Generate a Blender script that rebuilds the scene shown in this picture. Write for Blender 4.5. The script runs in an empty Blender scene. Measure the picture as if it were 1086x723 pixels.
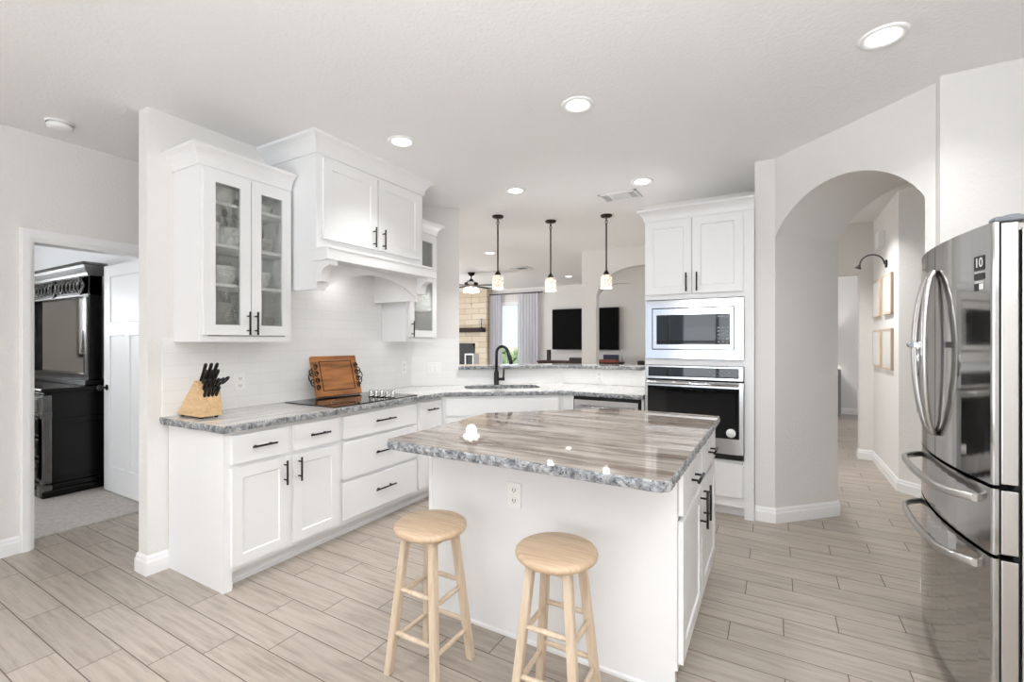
import bpy, bmesh, math, random
from mathutils import Vector, Matrix
from mathutils.geometry import tessellate_polygon
random.seed(7)
PI = math.pi
SC = bpy.context.scene
COL = SC.collection

# ------------------------------------------------------------------ camera, world, exposure, daylight, added fill lights
H = 1.37
cam = bpy.data.cameras.new('camera'); camo = bpy.data.objects.new('camera', cam); COL.objects.link(camo)
cam.sensor_fit = 'HORIZONTAL'; cam.sensor_width = 36.0; cam.lens = 488.0 / 1086.0 * 36.0
cam.clip_start = 0.05; cam.clip_end = 2000
camo.location = (0, 0, H); camo.rotation_euler = (PI / 2, 0, math.radians(29.757))
SC.camera = camo
SC.view_settings.view_transform = 'Standard'; SC.view_settings.look = 'None'
SC.view_settings.gamma = 1.0; SC.view_settings.use_curve_mapping = False
SC.view_settings.exposure = 0.25
SC.cycles.max_bounces = 10; SC.cycles.diffuse_bounces = 6; SC.cycles.glossy_bounces = 4
SC.cycles.transparent_max_bounces = 12; SC.cycles.sample_clamp_indirect = 6.0
SC.cycles.caustics_reflective = False; SC.cycles.caustics_refractive = False
SC.cycles.use_denoising = True

W = bpy.data.worlds.new('sky'); SC.world = W; W.use_nodes = True
wn = W.node_tree; wn.nodes.clear()
wo = wn.nodes.new('ShaderNodeOutputWorld'); wb = wn.nodes.new('ShaderNodeBackground')
wb.inputs[0].default_value = (0.74, 0.84, 1.0, 1); wb.inputs[1].default_value = 1.25
wn.links.new(wb.outputs[0], wo.inputs[0])

def area(name, loc, rot, sx, sy, power, col=(1, 1, 1), shape='RECTANGLE', spread=None):
    l = bpy.data.lights.new(name, 'AREA'); l.shape = shape; l.size = sx
    if shape == 'RECTANGLE': l.size_y = sy
    l.energy = power; l.color = col
    if spread: l.spread = spread
    o = bpy.data.objects.new(name, l); COL.objects.link(o); o.location = loc; o.rotation_euler = rot
    return o
DAY = (0.92, 0.96, 1.0)
# daylight standing in the windows behind the camera, of the breakfast room and bedroom
area('daylight_breakfast', (-.5, -4.35, 1.35), (-PI / 2, 0, PI), 3.0, 2.1, 80, DAY)
sl = bpy.data.lights.new('sun', 'SUN'); sl.energy = 12; sl.angle = math.radians(2); sl.color = (.92, .95, 1)
so = bpy.data.objects.new('sun', sl); COL.objects.link(so); so.rotation_euler = (math.radians(42), 0, math.radians(-6))
area('added_living_fill', (-8.85, 7.0, 1.4), (PI / 2, 0, -PI / 2), 3.0, 2.0, 150, DAY)  # added fill before the solid west wall; no window stands there
area('daylight_bedroom', (-6.6, -1.75, 1.5), (PI / 2, 0, 0), 1.5, 1.3, 80, DAY)
area('daylight_bedroom_west', (-9.15, .58, 1.6), (PI / 2, 0, -PI / 2), .5, .8, 30, DAY)
area('added_ceiling_fill', (.25, -.5, 1.75), (PI, 0, 0), 1.3, 1.3, 105, (.86, .93, 1.0), 'DISK')  # added upward fill behind the camera, evens out the ceiling brightness
LAMP = (1.0, 0.995, 0.985)
DOWN_POWER = 7.0

# ------------------------------------------------------------------ materials
def lin(r, g=None, b=None):
    if g is None: g = b = r
    f = lambda c: c / 12.92 if c <= 0.04045 else ((c + 0.055) / 1.055) ** 2.4
    return (f(r), f(g), f(b), 1)
class NT:
    def __init__(s, name):
        s.m = bpy.data.materials.new(name); s.m.use_nodes = True; s.t = s.m.node_tree
        s.b = s.t.nodes['Principled BSDF']; s.out = s.t.nodes['Material Output']
    def n(s, typ, **k):
        nd = s.t.nodes.new(typ)
        for a, v in k.items(): setattr(nd, a, v)
        return nd
    def l(s, a, b): s.t.links.new(a, b)
    def math(s, op, a, b=None, c=None):
        nd = s.n('ShaderNodeMath', operation=op)
        for i, v in enumerate((a, b, c)):
            if v is None: continue
            if isinstance(v, (int, float)): nd.inputs[i].default_value = v
            else: s.l(v, nd.inputs[i])
        return nd.outputs[0]
    def coord(s, which='Object', scale=(1, 1, 1), rot=(0, 0, 0)):
        tc = s.n('ShaderNodeTexCoord'); mp = s.n('ShaderNodeMapping')
        mp.inputs['Scale'].default_value = scale; mp.inputs['Rotation'].default_value = rot
        s.l(tc.outputs[which], mp.inputs[0]); return mp.outputs[0]
    def noise(s, vec, scale, detail=2, rough=0.5, dist=0):
        nd = s.n('ShaderNodeTexNoise'); s.l(vec, nd.inputs['Vector'])
        nd.inputs['Scale'].default_value = scale; nd.inputs['Detail'].default_value = detail
        nd.inputs['Roughness'].default_value = rough; nd.inputs['Distortion'].default_value = dist
        return nd.outputs[0]
    def ramp(s, f, stops, interp='LINEAR'):
        nd = s.n('ShaderNodeValToRGB'); nd.color_ramp.interpolation = interp
        e = nd.color_ramp.elements
        while len(e) < len(stops): e.new(0.5)
        for i, (p, c) in enumerate(stops): e[i].position = p; e[i].color = c
        s.l(f, nd.inputs[0]); return nd.outputs[0]
    def mix(s, f, a, b, mode='MIX'):
        nd = s.n('ShaderNodeMix', data_type='RGBA', blend_type=mode)
        for sock, v in ((nd.inputs[0], f), (nd.inputs[6], a), (nd.inputs[7], b)):
            if isinstance(v, (int, float)): sock.default_value = v
            elif isinstance(v, tuple): sock.default_value = v
            else: s.l(v, sock)
        return nd.outputs[2]
    def bump(s, h, strength=0.3, dist=0.002):
        nd = s.n('ShaderNodeBump'); nd.inputs['Strength'].default_value = strength
        nd.inputs['Distance'].default_value = dist; s.l(h, nd.inputs['Height'])
        s.l(nd.outputs[0], s.b.inputs['Normal']); return nd
    def set(s, col=None, rough=None, metal=None, **k):
        if col is not None:
            if isinstance(col, tuple): s.b.inputs['Base Color'].default_value = col
            else: s.l(col, s.b.inputs['Base Color'])
        if rough is not None:
            if isinstance(rough, (int, float)): s.b.inputs['Roughness'].default_value = rough
            else: s.l(rough, s.b.inputs['Roughness'])
        if metal is not None: s.b.inputs['Metallic'].default_value = metal
        for a, v in k.items(): s.b.inputs[a.replace('_', ' ')].default_value = v
        return s.m

def plain(name, col, rough=0.5, metal=0.0, vary=0.04, vscale=3.0, bump=0, bscale=40, **k):
    t = NT(name); v = t.coord()
    n = t.noise(v, vscale, 3)
    c2 = tuple(max(0, min(1, c * (1 - vary))) for c in col[:3]) + (1,)
    c = t.mix(n, c2, col)
    if bump: t.bump(t.noise(v, bscale, 3, 0.6), bump, 0.003)
    return t.set(c, rough, metal, **k)

M = {}
def plaster(name, col, scale, strength, rough=0.85):
    t = NT(name); v = t.coord()
    n = t.noise(v, scale, 3, 0.55); r = t.ramp(n, [(0.42, (0, 0, 0, 1)), (0.62, (1, 1, 1, 1))])
    t.bump(r, strength, 0.003)
    return t.set(t.mix(t.noise(v, 1.3, 2), tuple(c * .985 for c in col[:3]) + (1,), col), rough)
M['wall'] = plaster('wall_paint', lin(.90, .89, .875), 62, .26)
M['ceiling'] = plaster('ceiling_texture', lin(.955, .95, .945), 60, .26)
M['cab'] = plain('cabinet_white', lin(.925, .925, .925), .32, vary=.012)
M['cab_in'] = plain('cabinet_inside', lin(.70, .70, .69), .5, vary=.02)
M['trim'] = plain('trim_white', lin(.95, .95, .95), .35, vary=.012)
M['black'] = plain('matte_black_metal', lin(.13, .125, .12), .42, .4, vary=.1)
M['bronze'] = plain('dark_bronze', lin(.2, .17, .15), .4, .7, vary=.2)
M['chrome'] = plain('chrome', lin(.8), .1, 1.0, vary=.03)
M['gap'] = plain('near_black', lin(.12), .9)  # near-black colour of seals, strips and appliance housings
M['white_plastic'] = plain('white_plastic', lin(.95, .95, .94), .4, vary=.01)
M['slot'] = plain('dark_slot', lin(.15), .6)
M['glass_black'] = plain('black_glass', lin(.03, .03, .035), .03, 0, vary=.1)
M['porcelain'] = plain('porcelain_white', lin(.95, .945, .93), .2, vary=.02)
M['stoneware'] = plain('stoneware_grey', lin(.86, .85, .82), .3, vary=.12, vscale=30)
M['carpet'] = plain('carpet_pile', lin(.84, .81, .78), .95, vary=.55, vscale=48, bump=1.0, bscale=60)
M['screen'] = plain('tv_screen', lin(.012), .5, vary=.1, Specular_IOR_Level=.08)
def sheer():
    t = NT('sheer_curtain'); d = t.n('ShaderNodeBsdfDiffuse'); d.inputs[0].default_value = lin(.96, .96, .97)
    r = t.n('ShaderNodeBsdfTranslucent'); r.inputs[0].default_value = lin(.96, .96, .98); mx = t.n('ShaderNodeMixShader'); mx.inputs[0].default_value = .6
    t.l(d.outputs[0], mx.inputs[1]); t.l(r.outputs[0], mx.inputs[2]); t.l(mx.outputs[0], t.out.inputs[0]); return t.m
M['curtain'] = sheer()
M['darkwood'] = plain('dark_wood', lin(.2, .15, .13), .65, vary=.5, vscale=12, Specular_IOR_Level=.25)
M['redwood'] = plain('reddish_wood', lin(.30, .2, .175), .6, vary=.5, vscale=10, Specular_IOR_Level=.25)
M['grey_cab'] = plain('grey_paint', lin(.5, .52, .54), .4)
M['blackwood'] = plain('black_lacquer', lin(.06, .057, .055), .22, 0, vary=.5, vscale=9, Specular_IOR_Level=.3)
M['greige'] = plain('bedroom_greige', lin(.62, .59, .55), .8)
M['silverleaf'] = plain('silver_black_lacquer', lin(.5, .495, .49), .28, .75, vary=.55, vscale=14)
M['mirror'] = plain('mirror_glass', lin(.82), .03, 1.0, vary=.01)
M['shade_fabric'] = plain('lamp_fabric', lin(.55, .5, .45), .8)
M['redbox'] = plain('red_box', lin(.5, .22, .16), .5)
M['bluebox'] = plain('dark_blue_box', lin(.18, .21, .28), .5)

def steel(name, col, axis, rough=.22, strength=.03):
    t = NT(name)
    sc = {'x': (1.5, 220, 220), 'z': (220, 220, 1.5)}[axis]
    v = t.coord(scale=sc); n = t.noise(v, 1.0, 3, .6)
    t.bump(n, strength, .0006)
    c = t.mix(n, tuple(x * .9 for x in col[:3]) + (1,), col)
    return t.set(c, rough, 1.0)
M['steel'] = steel('brushed_steel', lin(.8, .8, .8), 'x')
M['steel_bright'] = steel('polished_steel', lin(.86, .86, .86), 'x', .1, .01)
M['steel_fridge'] = steel('fridge_steel', lin(.74, .738, .735), 'z', .075, .008)
M['steel_side'] = steel('fridge_side_steel', lin(.82, .81, .8), 'z', .3, .03)

def wood(name, c1, c2, axis_scale, scale=1.0, rough=.45, dist=1.2):
    t = NT(name); v = t.coord(scale=axis_scale)
    n = t.noise(v, scale, 5, .6, dist)
    c = t.ramp(n, [(0.25, c2), (0.55, c1), (0.75, tuple(min(1, x * 1.12) for x in c1[:3]) + (1,))])
    t.bump(n, .1, .001)
    return t.set(c, rough)
M['stool_seat'] = wood('stool_seat_wood', lin(.79, .69, .58), lin(.69, .58, .46), (4, 50, 10))
M['stool_leg'] = wood('stool_leg_wood', lin(.82, .745, .655), lin(.75, .665, .565), (35, 35, 3))
M['block'] = wood('knife_block_wood', lin(.85, .72, .55), lin(.76, .61, .43), (8, 40, 40))
M['board'] = wood('cutting_board_wood', lin(.70, .46, .25), lin(.36, .2, .11), (2.2, 4, 20), 1.0, .3, .5)

# floor: 0.156 m wide wood-look porcelain planks running along X, stepping a third of their length from row to row
def floor_mat():
    t = NT('floor_plank_tile')
    tc = t.n('ShaderNodeTexCoord'); sp = t.n('ShaderNodeSeparateXYZ'); t.l(tc.outputs['Object'], sp.inputs[0])
    X, Y = sp.outputs[0], sp.outputs[1]
    PW, PL = .1561, .675
    r = t.math('DIVIDE', t.math('SUBTRACT', Y, .6075), PW)
    row = t.math('FLOOR', r); fr = t.math('FRACT', t.math('ADD', r, 100.0))
    m3 = t.math('MODULO', t.math('ADD', row, 300.0), 3.0)           # row 0 -> 0
    sh = t.math('MULTIPLY', m3, .225)
    sh = t.math('ADD', sh, .035)
    e1 = t.math('MULTIPLY', t.math('LESS_THAN', row, 4.5), -.185)
    e2 = t.math('MULTIPLY', t.math('LESS_THAN', row, 2.5), .10)
    e3 = t.math('MULTIPLY', t.math('GREATER_THAN', row, 13.5), .05)
    sh = t.math('ADD', t.math('ADD', sh, e1), t.math('ADD', e2, e3))
    q = t.math('DIVIDE', t.math('SUBTRACT', X, sh), PL)
    q = t.math('ADD', q, 100.0)
    colx = t.math('FLOOR', q); fx = t.math('FRACT', q)
    dx = t.math('MULTIPLY', t.math('MINIMUM', fx, t.math('SUBTRACT', 1.0, fx)), PL)
    dy = t.math('MULTIPLY', t.math('MINIMUM', fr, t.math('SUBTRACT', 1.0, fr)), PW)
    d = t.math('MINIMUM', dx, dy)
    grout = t.math('LESS_THAN', d, .0021)
    cb = t.n('ShaderNodeCombineXYZ'); t.l(row, cb.inputs[0]); t.l(colx, cb.inputs[1])
    wn_ = t.n('ShaderNodeTexWhiteNoise', noise_dimensions='3D'); t.l(cb.outputs[0], wn_.inputs[0])
    ofs = t.n('ShaderNodeVectorMath', operation='MULTIPLY_ADD')
    t.l(wn_.outputs['Color'], ofs.inputs[0]); ofs.inputs[1].default_value = (9, 9, 9); t.l(tc.outputs['Object'], ofs.inputs[2])
    mp = t.n('ShaderNodeMapping'); mp.inputs['Scale'].default_value = (3.0, 42, 1); t.l(ofs.outputs[0], mp.inputs[0])
    g = t.noise(mp.outputs[0], 1.0, 6, .66, .35)
    mp2 = t.n('ShaderNodeMapping'); mp2.inputs['Scale'].default_value = (1.5, 5, 1); t.l(ofs.outputs[0], mp2.inputs[0])
    g2 = t.noise(mp2.outputs[0], 1.0, 4, .6, .6)
    base = t.ramp(g, [(.30, lin(.55, .505, .46)), (.5, lin(.68, .64, .595)), (.72, lin(.75, .715, .675))])
    base = t.mix(t.math('MULTIPLY', g2, .55), base, lin(.665, .62, .575))
    tone = t.math('MULTIPLY_ADD', wn_.outputs['Value'], .17, .90)
    base = t.mix(1.0, base, t.ramp(tone, [(0, (0, 0, 0, 1)), (1, (1, 1, 1, 1))]), 'MULTIPLY')
    c = t.mix(grout, base, lin(.40, .36, .325))
    hgt = t.math('SUBTRACT', t.math('MULTIPLY', g, .25), grout)
    t.bump(hgt, .35, .0015)
    t.set(c, t.math('MULTIPLY_ADD', grout, .4, .36))
    t.b.inputs['Specular IOR Level'].default_value = .45
    return t.m
M['floor'] = floor_mat()

def tile_mat(name, bw, bh, mortar, col, mcol, rough, bump=.35):
    t = NT(name); tc = t.n('ShaderNodeTexCoord'); sp = t.n('ShaderNodeSeparateXYZ'); t.l(tc.outputs['Object'], sp.inputs[0])
    cb = t.n('ShaderNodeCombineXYZ'); t.l(sp.outputs[0], cb.inputs[0]); t.l(sp.outputs[2], cb.inputs[1])
    b = t.n('ShaderNodeTexBrick'); t.l(cb.outputs[0], b.inputs[0])
    b.inputs['Scale'].default_value = 1; b.inputs['Brick Width'].default_value = bw; b.inputs['Row Height'].default_value = bh
    b.inputs['Mortar Size'].default_value = mortar; b.inputs['Mortar Smooth'].default_value = .3
    b.inputs['Color1'].default_value = col; b.inputs['Color2'].default_value = tuple(c * .975 for c in col[:3]) + (1,)
    b.inputs['Mortar'].default_value = mcol
    inv = t.math('SUBTRACT', 1.0, b.outputs['Fac'])
    t.bump(inv, bump, .003)
    return t, b
t_, b_ = tile_mat('subway_tile', .30, .0762, .0016, lin(.95, .95, .945), lin(.905, .905, .90), .12, .25)
M['subway'] = t_.set(b_.outputs['Color'], .1)
t_, b_ = tile_mat('limestone', .46, .15, .007, lin(.87, .82, .745), lin(.66, .61, .54), .85, .9)
b_.inputs['Color2'].default_value = lin(.80, .735, .64)
M['stone'] = t_.set(b_.outputs['Color'], .85)

def granite(name, stops, sc, rot=0, speck=.0, rough=.07):
    t = NT(name); v = t.coord(scale=sc, rot=(0, 0, rot))
    n = t.noise(v, 1.0, 7, .66, .8)
    c = t.ramp(n, stops)
    v2 = t.coord()
    n2 = t.noise(v2, 130, 3, .6)
    c = t.mix(t.math('MULTIPLY', t.math('GREATER_THAN', n2, .60), speck), c, lin(.35, .35, .36))
    n3 = t.noise(t.coord(scale=(sc[0] * .6, sc[1] * .45, 1), rot=(0, 0, rot)), 1.0, 3, .5, .4)
    c = t.mix(t.ramp(n3, [(.5, (0, 0, 0, 1)), (.68, (.55, .55, .55, 1))]), c, stops[-1][1])
    return t.set(c, rough, 0, IOR=1.62)
M['granite_island'] = granite('island_granite', [(.27, lin(.36, .315, .29)), (.42, lin(.49, .44, .405)), (.52, lin(.575, .53, .495)), (.62, lin(.65, .61, .575)), (.77, lin(.77, .745, .72))], (2.4, 22, 1), 0, .35, .03)
M['granite_perimeter'] = granite('perimeter_granite', [(.25, lin(.66, .645, .635)), (.4, lin(.745, .735, .725)), (.5, lin(.79, .78, .77)), (.6, lin(.83, .82, .81)), (.75, lin(.87, .865, .86))], (24, 3, 1), 0, .5, .05)
def edge_mat():
    t = NT('granite_chiseled_edge'); v = t.coord()
    n = t.noise(v, 28, 4, .7, .4); n2 = t.noise(v, 110, 3, .7)
    c = t.ramp(n, [(.30, lin(.28, .29, .31)), (.42, lin(.48, .49, .505)), (.54, lin(.63, .635, .64)), (.7, lin(.78, .78, .775))])
    c = t.mix(t.math('GREATER_THAN', n2, .60), c, lin(.28, .29, .31))
    t.bump(n2, 1.0, .006)
    return t.set(c, .22)
M['granite_edge'] = edge_mat()

def seeded_glass():
    t = NT('seeded_glass'); v = t.coord(scale=(1, 1, .35))
    n = t.noise(v, 70, 3, .6, 1.0)
    bmp = t.n('ShaderNodeBump'); bmp.inputs['Strength'].default_value = .75; bmp.inputs['Distance'].default_value = .006
    t.l(n, bmp.inputs['Height'])
    tr = t.n('ShaderNodeBsdfTransparent')
    tr.inputs[0].default_value = lin(.975, .98, .975)
    gl = t.n('ShaderNodeBsdfGlossy'); gl.inputs['Roughness'].default_value = .04; t.l(bmp.outputs[0], gl.inputs['Normal'])
    mx = t.n('ShaderNodeMixShader'); t.l(t.math('MULTIPLY', t.ramp(t.noise(t.coord(scale=(1, 1, .4)), 55, 4, .65, 1.2), [(.42, (.12, .12, .12, 1)), (.66, (1, 1, 1, 1))]), .34), mx.inputs[0])
    t.l(tr.outputs[0], mx.inputs[1]); t.l(gl.outputs[0], mx.inputs[2]); t.l(mx.outputs[0], t.out.inputs[0])
    return t.m
M['glass'] = seeded_glass()
def clear_glass(name, refl=.06, tint=.96):
    t = NT(name); tr = t.n('ShaderNodeBsdfTransparent'); tr.inputs[0].default_value = (tint, tint, tint, 1)
    gl = t.n('ShaderNodeBsdfGlossy'); gl.inputs['Roughness'].default_value = .02
    mx = t.n('ShaderNodeMixShader'); mx.inputs[0].default_value = refl
    t.l(tr.outputs[0], mx.inputs[1]); t.l(gl.outputs[0], mx.inputs[2]); t.l(mx.outputs[0], t.out.inputs[0])
    return t.m
M['pane'] = clear_glass('window_glass', .012)
def emis(name, col, strength):
    t = NT(name); e = t.n('ShaderNodeEmission'); e.inputs[0].default_value = col; e.inputs[1].default_value = strength
    t.l(e.outputs[0], t.out.inputs[0]); return t.m
M['lens'] = emis('lamp_lens', (1, .97, .92, 1), 7.0)
M['bulb'] = emis('lamp_bulb', (1, .93, .84, 1), 5.0)
def shade_glass():
    t = NT('mosaic_shade_glass'); v = t.coord()
    vo = t.n('ShaderNodeTexVoronoi', feature='DISTANCE_TO_EDGE'); t.l(v, vo.inputs['Vector']); vo.inputs['Scale'].default_value = 45
    c = t.ramp(vo.outputs[0], [(0.0, lin(.55, .47, .40)), (.12, lin(.95, .9, .84))])
    t.b.inputs['Transmission Weight'].default_value = .0
    t.l(c, t.b.inputs['Base Color']); t.l(c, t.b.inputs['Emission Color']); t.b.inputs['Emission Strength'].default_value = .55
    t.b.inputs['Roughness'].default_value = .2
    return t.m
M['shade'] = shade_glass()
def land():
    t = NT('distant_land'); v = t.coord(scale=(.08, .012, .03)); n = t.noise(v, 2.5, 6, .7)
    return t.set(t.ramp(n, [(.35, lin(.28, .35, .25)), (.48, lin(.40, .45, .34)), (.58, lin(.62, .57, .42)), (.7, lin(.55, .56, .52))]), .95)
M['land'] = land()
M['leaf'] = plain('tree_foliage', lin(.36, .44, .28), .9, vary=.5, vscale=3)
M['bark'] = plain('tree_bark', lin(.3, .25, .2), .9)

# ------------------------------------------------------------------ mesh helpers
def merge(bm, tmp, Mx=None):
    if Mx is not None: tmp.transform(Mx)
    me = bpy.data.meshes.new('t'); tmp.to_mesh(me); tmp.free(); bm.from_mesh(me); bpy.data.meshes.remove(me)
def bx(bm, x0, x1, y0, y1, z0, z1, bev=0, Mx=None):
    t = bmesh.new(); bmesh.ops.create_cube(t, size=1)
    for v in t.verts:
        v.co = Vector(((x0 + x1) / 2 + v.co.x * (x1 - x0), (y0 + y1) / 2 + v.co.y * (y1 - y0), (z0 + z1) / 2 + v.co.z * (z1 - z0)))
    if bev: bmesh.ops.bevel(t, geom=t.edges[:], offset=bev, segments=2, affect='EDGES', profile=.6)
    merge(bm, t, Mx)
def prism(bm, poly, z0, z1, Mx=None, bev=0):
    """poly: 2-D outline in the local XY plane, extruded z0..z1"""
    t = bmesh.new()
    a = [t.verts.new((p[0], p[1], z0)) for p in poly]; b = [t.verts.new((p[0], p[1], z1)) for p in poly]
    n = len(poly)
    for i in range(n):
        j = (i + 1) % n; t.faces.new((a[i], a[j], b[j], b[i]))
    tri = tessellate_polygon([[Vector((p[0], p[1], 0)) for p in poly]])
    for q in tri:
        t.faces.new([a[i] for i in q]); t.faces.new([b[i] for i in q])
    bmesh.ops.recalc_face_normals(t, faces=t.faces[:])
    merge(bm, t, Mx)
XZ = Matrix(((1, 0, 0, 0), (0, 0, 1, 0), (0, 1, 0, 0), (0, 0, 0, 1)))   # outline (x,z), extrusion along y
YZ = Matrix(((0, 0, 1, 0), (1, 0, 0, 0), (0, 1, 0, 0), (0, 0, 0, 1)))   # outline (y,z), extrusion along x
def tube(bm, pts, r, seg=10, cap=True):
    pts = [Vector(p) for p in pts]; n = len(pts)
    rr = r if isinstance(r, (list, tuple)) else [r] * n
    rings = []; up = None
    for i, p in enumerate(pts):
        d = (pts[min(i + 1, n - 1)] - pts[max(i - 1, 0)]).normalized()
        if up is None: up = d.orthogonal().normalized()
        else:
            up = (up - d * up.dot(d)); up = up.normalized() if up.length > 1e-6 else d.orthogonal().normalized()
        s = d.cross(up)
        rings.append([bm.verts.new(p + (up * math.cos(2 * PI * k / seg) + s * math.sin(2 * PI * k / seg)) * rr[i]) for k in range(seg)])
    for a, b in zip(rings, rings[1:]):
        for k in range(seg):
            f = bm.faces.new((a[k], a[(k + 1) % seg], b[(k + 1) % seg], b[k])); f.smooth = True
    if cap: bm.faces.new(rings[0][::-1]); bm.faces.new(rings[-1])
def lathe(bm, prof, seg=24, c=(0, 0, 0), Mx=None, smooth=True):
    t = bmesh.new(); rings = []
    for r, z in prof:
        if r < 1e-5: rings.append([t.verts.new((0, 0, z))] * seg)
        else: rings.append([t.verts.new((r * math.cos(2 * PI * k / seg), r * math.sin(2 * PI * k / seg), z)) for k in range(seg)])
    for a, b in zip(rings, rings[1:]):
        for k in range(seg):
            vs = []
            for v in (a[k], a[(k + 1) % seg], b[(k + 1) % seg], b[k]):
                if v not in vs: vs.append(v)
            if len(vs) > 2:
                f = t.faces.new(vs); f.smooth = smooth
    bmesh.ops.recalc_face_normals(t, faces=t.faces[:])
    merge(bm, t, Matrix.Translation(c) @ (Mx or Matrix()))
def sweep(bm, path, prof, close_ends=True):
    """profile (out, z) swept along a 2-D path, mitred; 'out' is to the right of the path direction"""
    P = [Vector((p[0], p[1])) for p in path]; n = len(P); rings = []
    nrm = []
    for i in range(n - 1):
        d = (P[i + 1] - P[i]).normalized(); nrm.append(Vector((d.y, -d.x)))
    for i in range(n):
        if i == 0: m = nrm[0]
        elif i == n - 1: m = nrm[-1]
        else:
            m = nrm[i - 1] + nrm[i]; m = m / (1 + nrm[i - 1].dot(nrm[i]))
        rings.append([bm.verts.new((P[i].x + m.x * o, P[i].y + m.y * o, z)) for o, z in prof])
    k = len(prof)
    for a, b in zip(rings, rings[1:]):
        for j in range(k):
            bm.faces.new((a[j], a[(j + 1) % k], b[(j + 1) % k], b[j]))
    if close_ends: bm.faces.new(rings[0]); bm.faces.new(rings[-1][::-1])

def obj(name, bm, mat, parent=None, loc=None, rot=0, smooth=False):
    bmesh.ops.recalc_face_normals(bm, faces=bm.faces[:])
    me = bpy.data.meshes.new(name); bm.to_mesh(me); bm.free()
    for m in (mat if isinstance(mat, (list, tuple)) else [mat]): me.materials.append(M[m] if isinstance(m, str) else m)
    if smooth:
        for p in me.polygons: p.use_smooth = True
    o = bpy.data.objects.new(name, me); COL.objects.link(o)
    if parent is not None: o.parent = parent
    if loc is not None: o.location = loc
    o.rotation_euler[2] = rot
    return o
def tag(o, label, cat, group=None):
    o['label'] = label; o['category'] = cat
    if group: o['group'] = group
    return o
def thing(name, label, cat, loc=(0, 0, 0), rot=0, group=None):
    o = bpy.data.objects.new(name, None); COL.objects.link(o); o.empty_display_size = .1
    o.location = loc; o.rotation_euler[2] = rot
    return tag(o, label, cat, group)
def struct(name, bm, mat, loc=None, rot=0, parent=None):
    o = obj(name, bm, mat, parent, loc, rot)
    if parent is None: o['kind'] = 'structure'
    return o
def dup(root, loc, rot=None, label=None, group=None):
    r = root.copy(); COL.objects.link(r); r.location = loc
    if rot is not None: r.rotation_euler[2] = rot
    if label: r['label'] = label
    if group: r['group'] = group
    for ch in list(root.children):
        c = ch.copy(); COL.objects.link(c); c.parent = r
        for g in list(ch.children):
            d = g.copy(); COL.objects.link(d); d.parent = c
    return r
def B(): return bmesh.new()
CZ = 2.743

# ------------------------------------------------------------------ setting
b = B(); bx(b, -4.42, 3.2, -4.6, 12.6, -.1, 0); bx(b, -9.2, -4.42, 3.6, 12.6, -.1, 0); struct('floor', b, 'floor')
b = B(); bx(b, -9.0, -4.42, -1.7, 3.6, -.1, .012); struct('floor_bedroom_carpet', b, 'carpet')
b = B(); bx(b, -9.2, 3.2, -4.6, 12.6, CZ, CZ + .1); struct('ceiling', b, 'ceiling')

b = B(); bx(b, -3.30, -3.19, 1.28, 3.68, 0, CZ); struct('wall_left', b, 'wall')
# diagonal stub behind the corner, then the low wall carrying the bar
DA = Vector((-3.19, 3.53)); DB = Vector((-2.02, 4.66)); PO = Vector((-2.841, 3.867))
dd = (DB - DA).normalized(); dn = Vector((-dd.y, dd.x))     # away from the kitchen
def off(p, k): return (p.x + dn.x * k, p.y + dn.y * k)
b = B(); prism(b, [tuple(DA), tuple(PO), off(PO, .13), (-3.30, 3.68)], 0, CZ); struct('wall_left_diagonal', b, 'wall')
b = B(); prism(b, [tuple(PO), tuple(DB), (-1.15, 4.66), (-1.15, 4.78), (-2.067, 4.78), off(PO, .13)], 0, 1.075); struct('wall_bar_low', b, 'wall')
b = B(); bx(b, -1.15, .42, 4.75, 4.87, 0, CZ); struct('wall_behind_oven', b, 'wall')
b = B(); prism(b, [(-.135, 3.99), (0, 3.99), (.43, 4.42), (.43, 4.87), (-.135, 4.87)], 0, CZ)
R45 = Matrix.Translation((0, 3.99, 0)) @ Matrix.Rotation(-PI / 4, 4, 'Z')
arc = []
for i in range(25):
    a = math.radians(30.6 + (180 - 61.2) * (1 - i / 24)); arc.append((.5 + .581 * math.cos(a), 1.859 + .581 * math.sin(a)))
prism(b, [(0.0, 2.155)] + arc[1:-1] + [(1.0, 2.155), (1.0, CZ), (0.0, CZ)], 0, .608, R45 @ XZ)
prism(b, [(.707, 3.283), (.742, 3.248), (.742, 3.17), (3.0, 3.17), (3.0, 3.713), (1.137, 3.713)], 0, CZ)
struct('wall_arch_passage', b, 'wall')
b = B(); bx(b, 1.44, 1.56, -4.4, 3.17, 0, CZ); struct('wall_right', b, 'wall')

def wall_along_x(name, x0, x1, y, t, notches, mat='wall'):
    """wall facing -Y; notches: (x0,x1,z0,z1,arched) holes open at the floor when z0 is 0"""
    b = B(); pts = [(x0, 0)]
    for (a, c, z1, arch) in notches:
        pts.append((a, 0))
        if arch:
            w = (c - a) / 2; rise = z1 - arch
            for i in range(21):
                u = -1 + 2 * i / 20; pts.append((a + w + w * u, arch + rise * math.sqrt(max(0, 1 - u * u))))
        else: pts += [(a, z1), (c, z1)]
        pts.append((c, 0))
    pts += [(x1, 0), (x1, CZ), (x0, CZ)]
    prism(b, pts, y, y + t, XZ); return struct(name, b, mat)
wall_along_x('wall_hall_far', -2.57, 1.11, 6.65, .13, [(-2.34, -1.0, 2.46, 2.06), (-.15, .852, 2.145, 0)])
wall_along_x('wall_second_arch', -3.0, -.6, 7.95, .12, [(-2.93, -1.81, 2.39, 1.85)])
b = B(); prism(b, [(.98, 6.65), (.98, 5.40), (1.75, 4.63), (1.75, 4.5), (2.1, 4.5), (2.1, 6.65)], 0, CZ); struct('wall_hall_right', b, 'wall')
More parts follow.
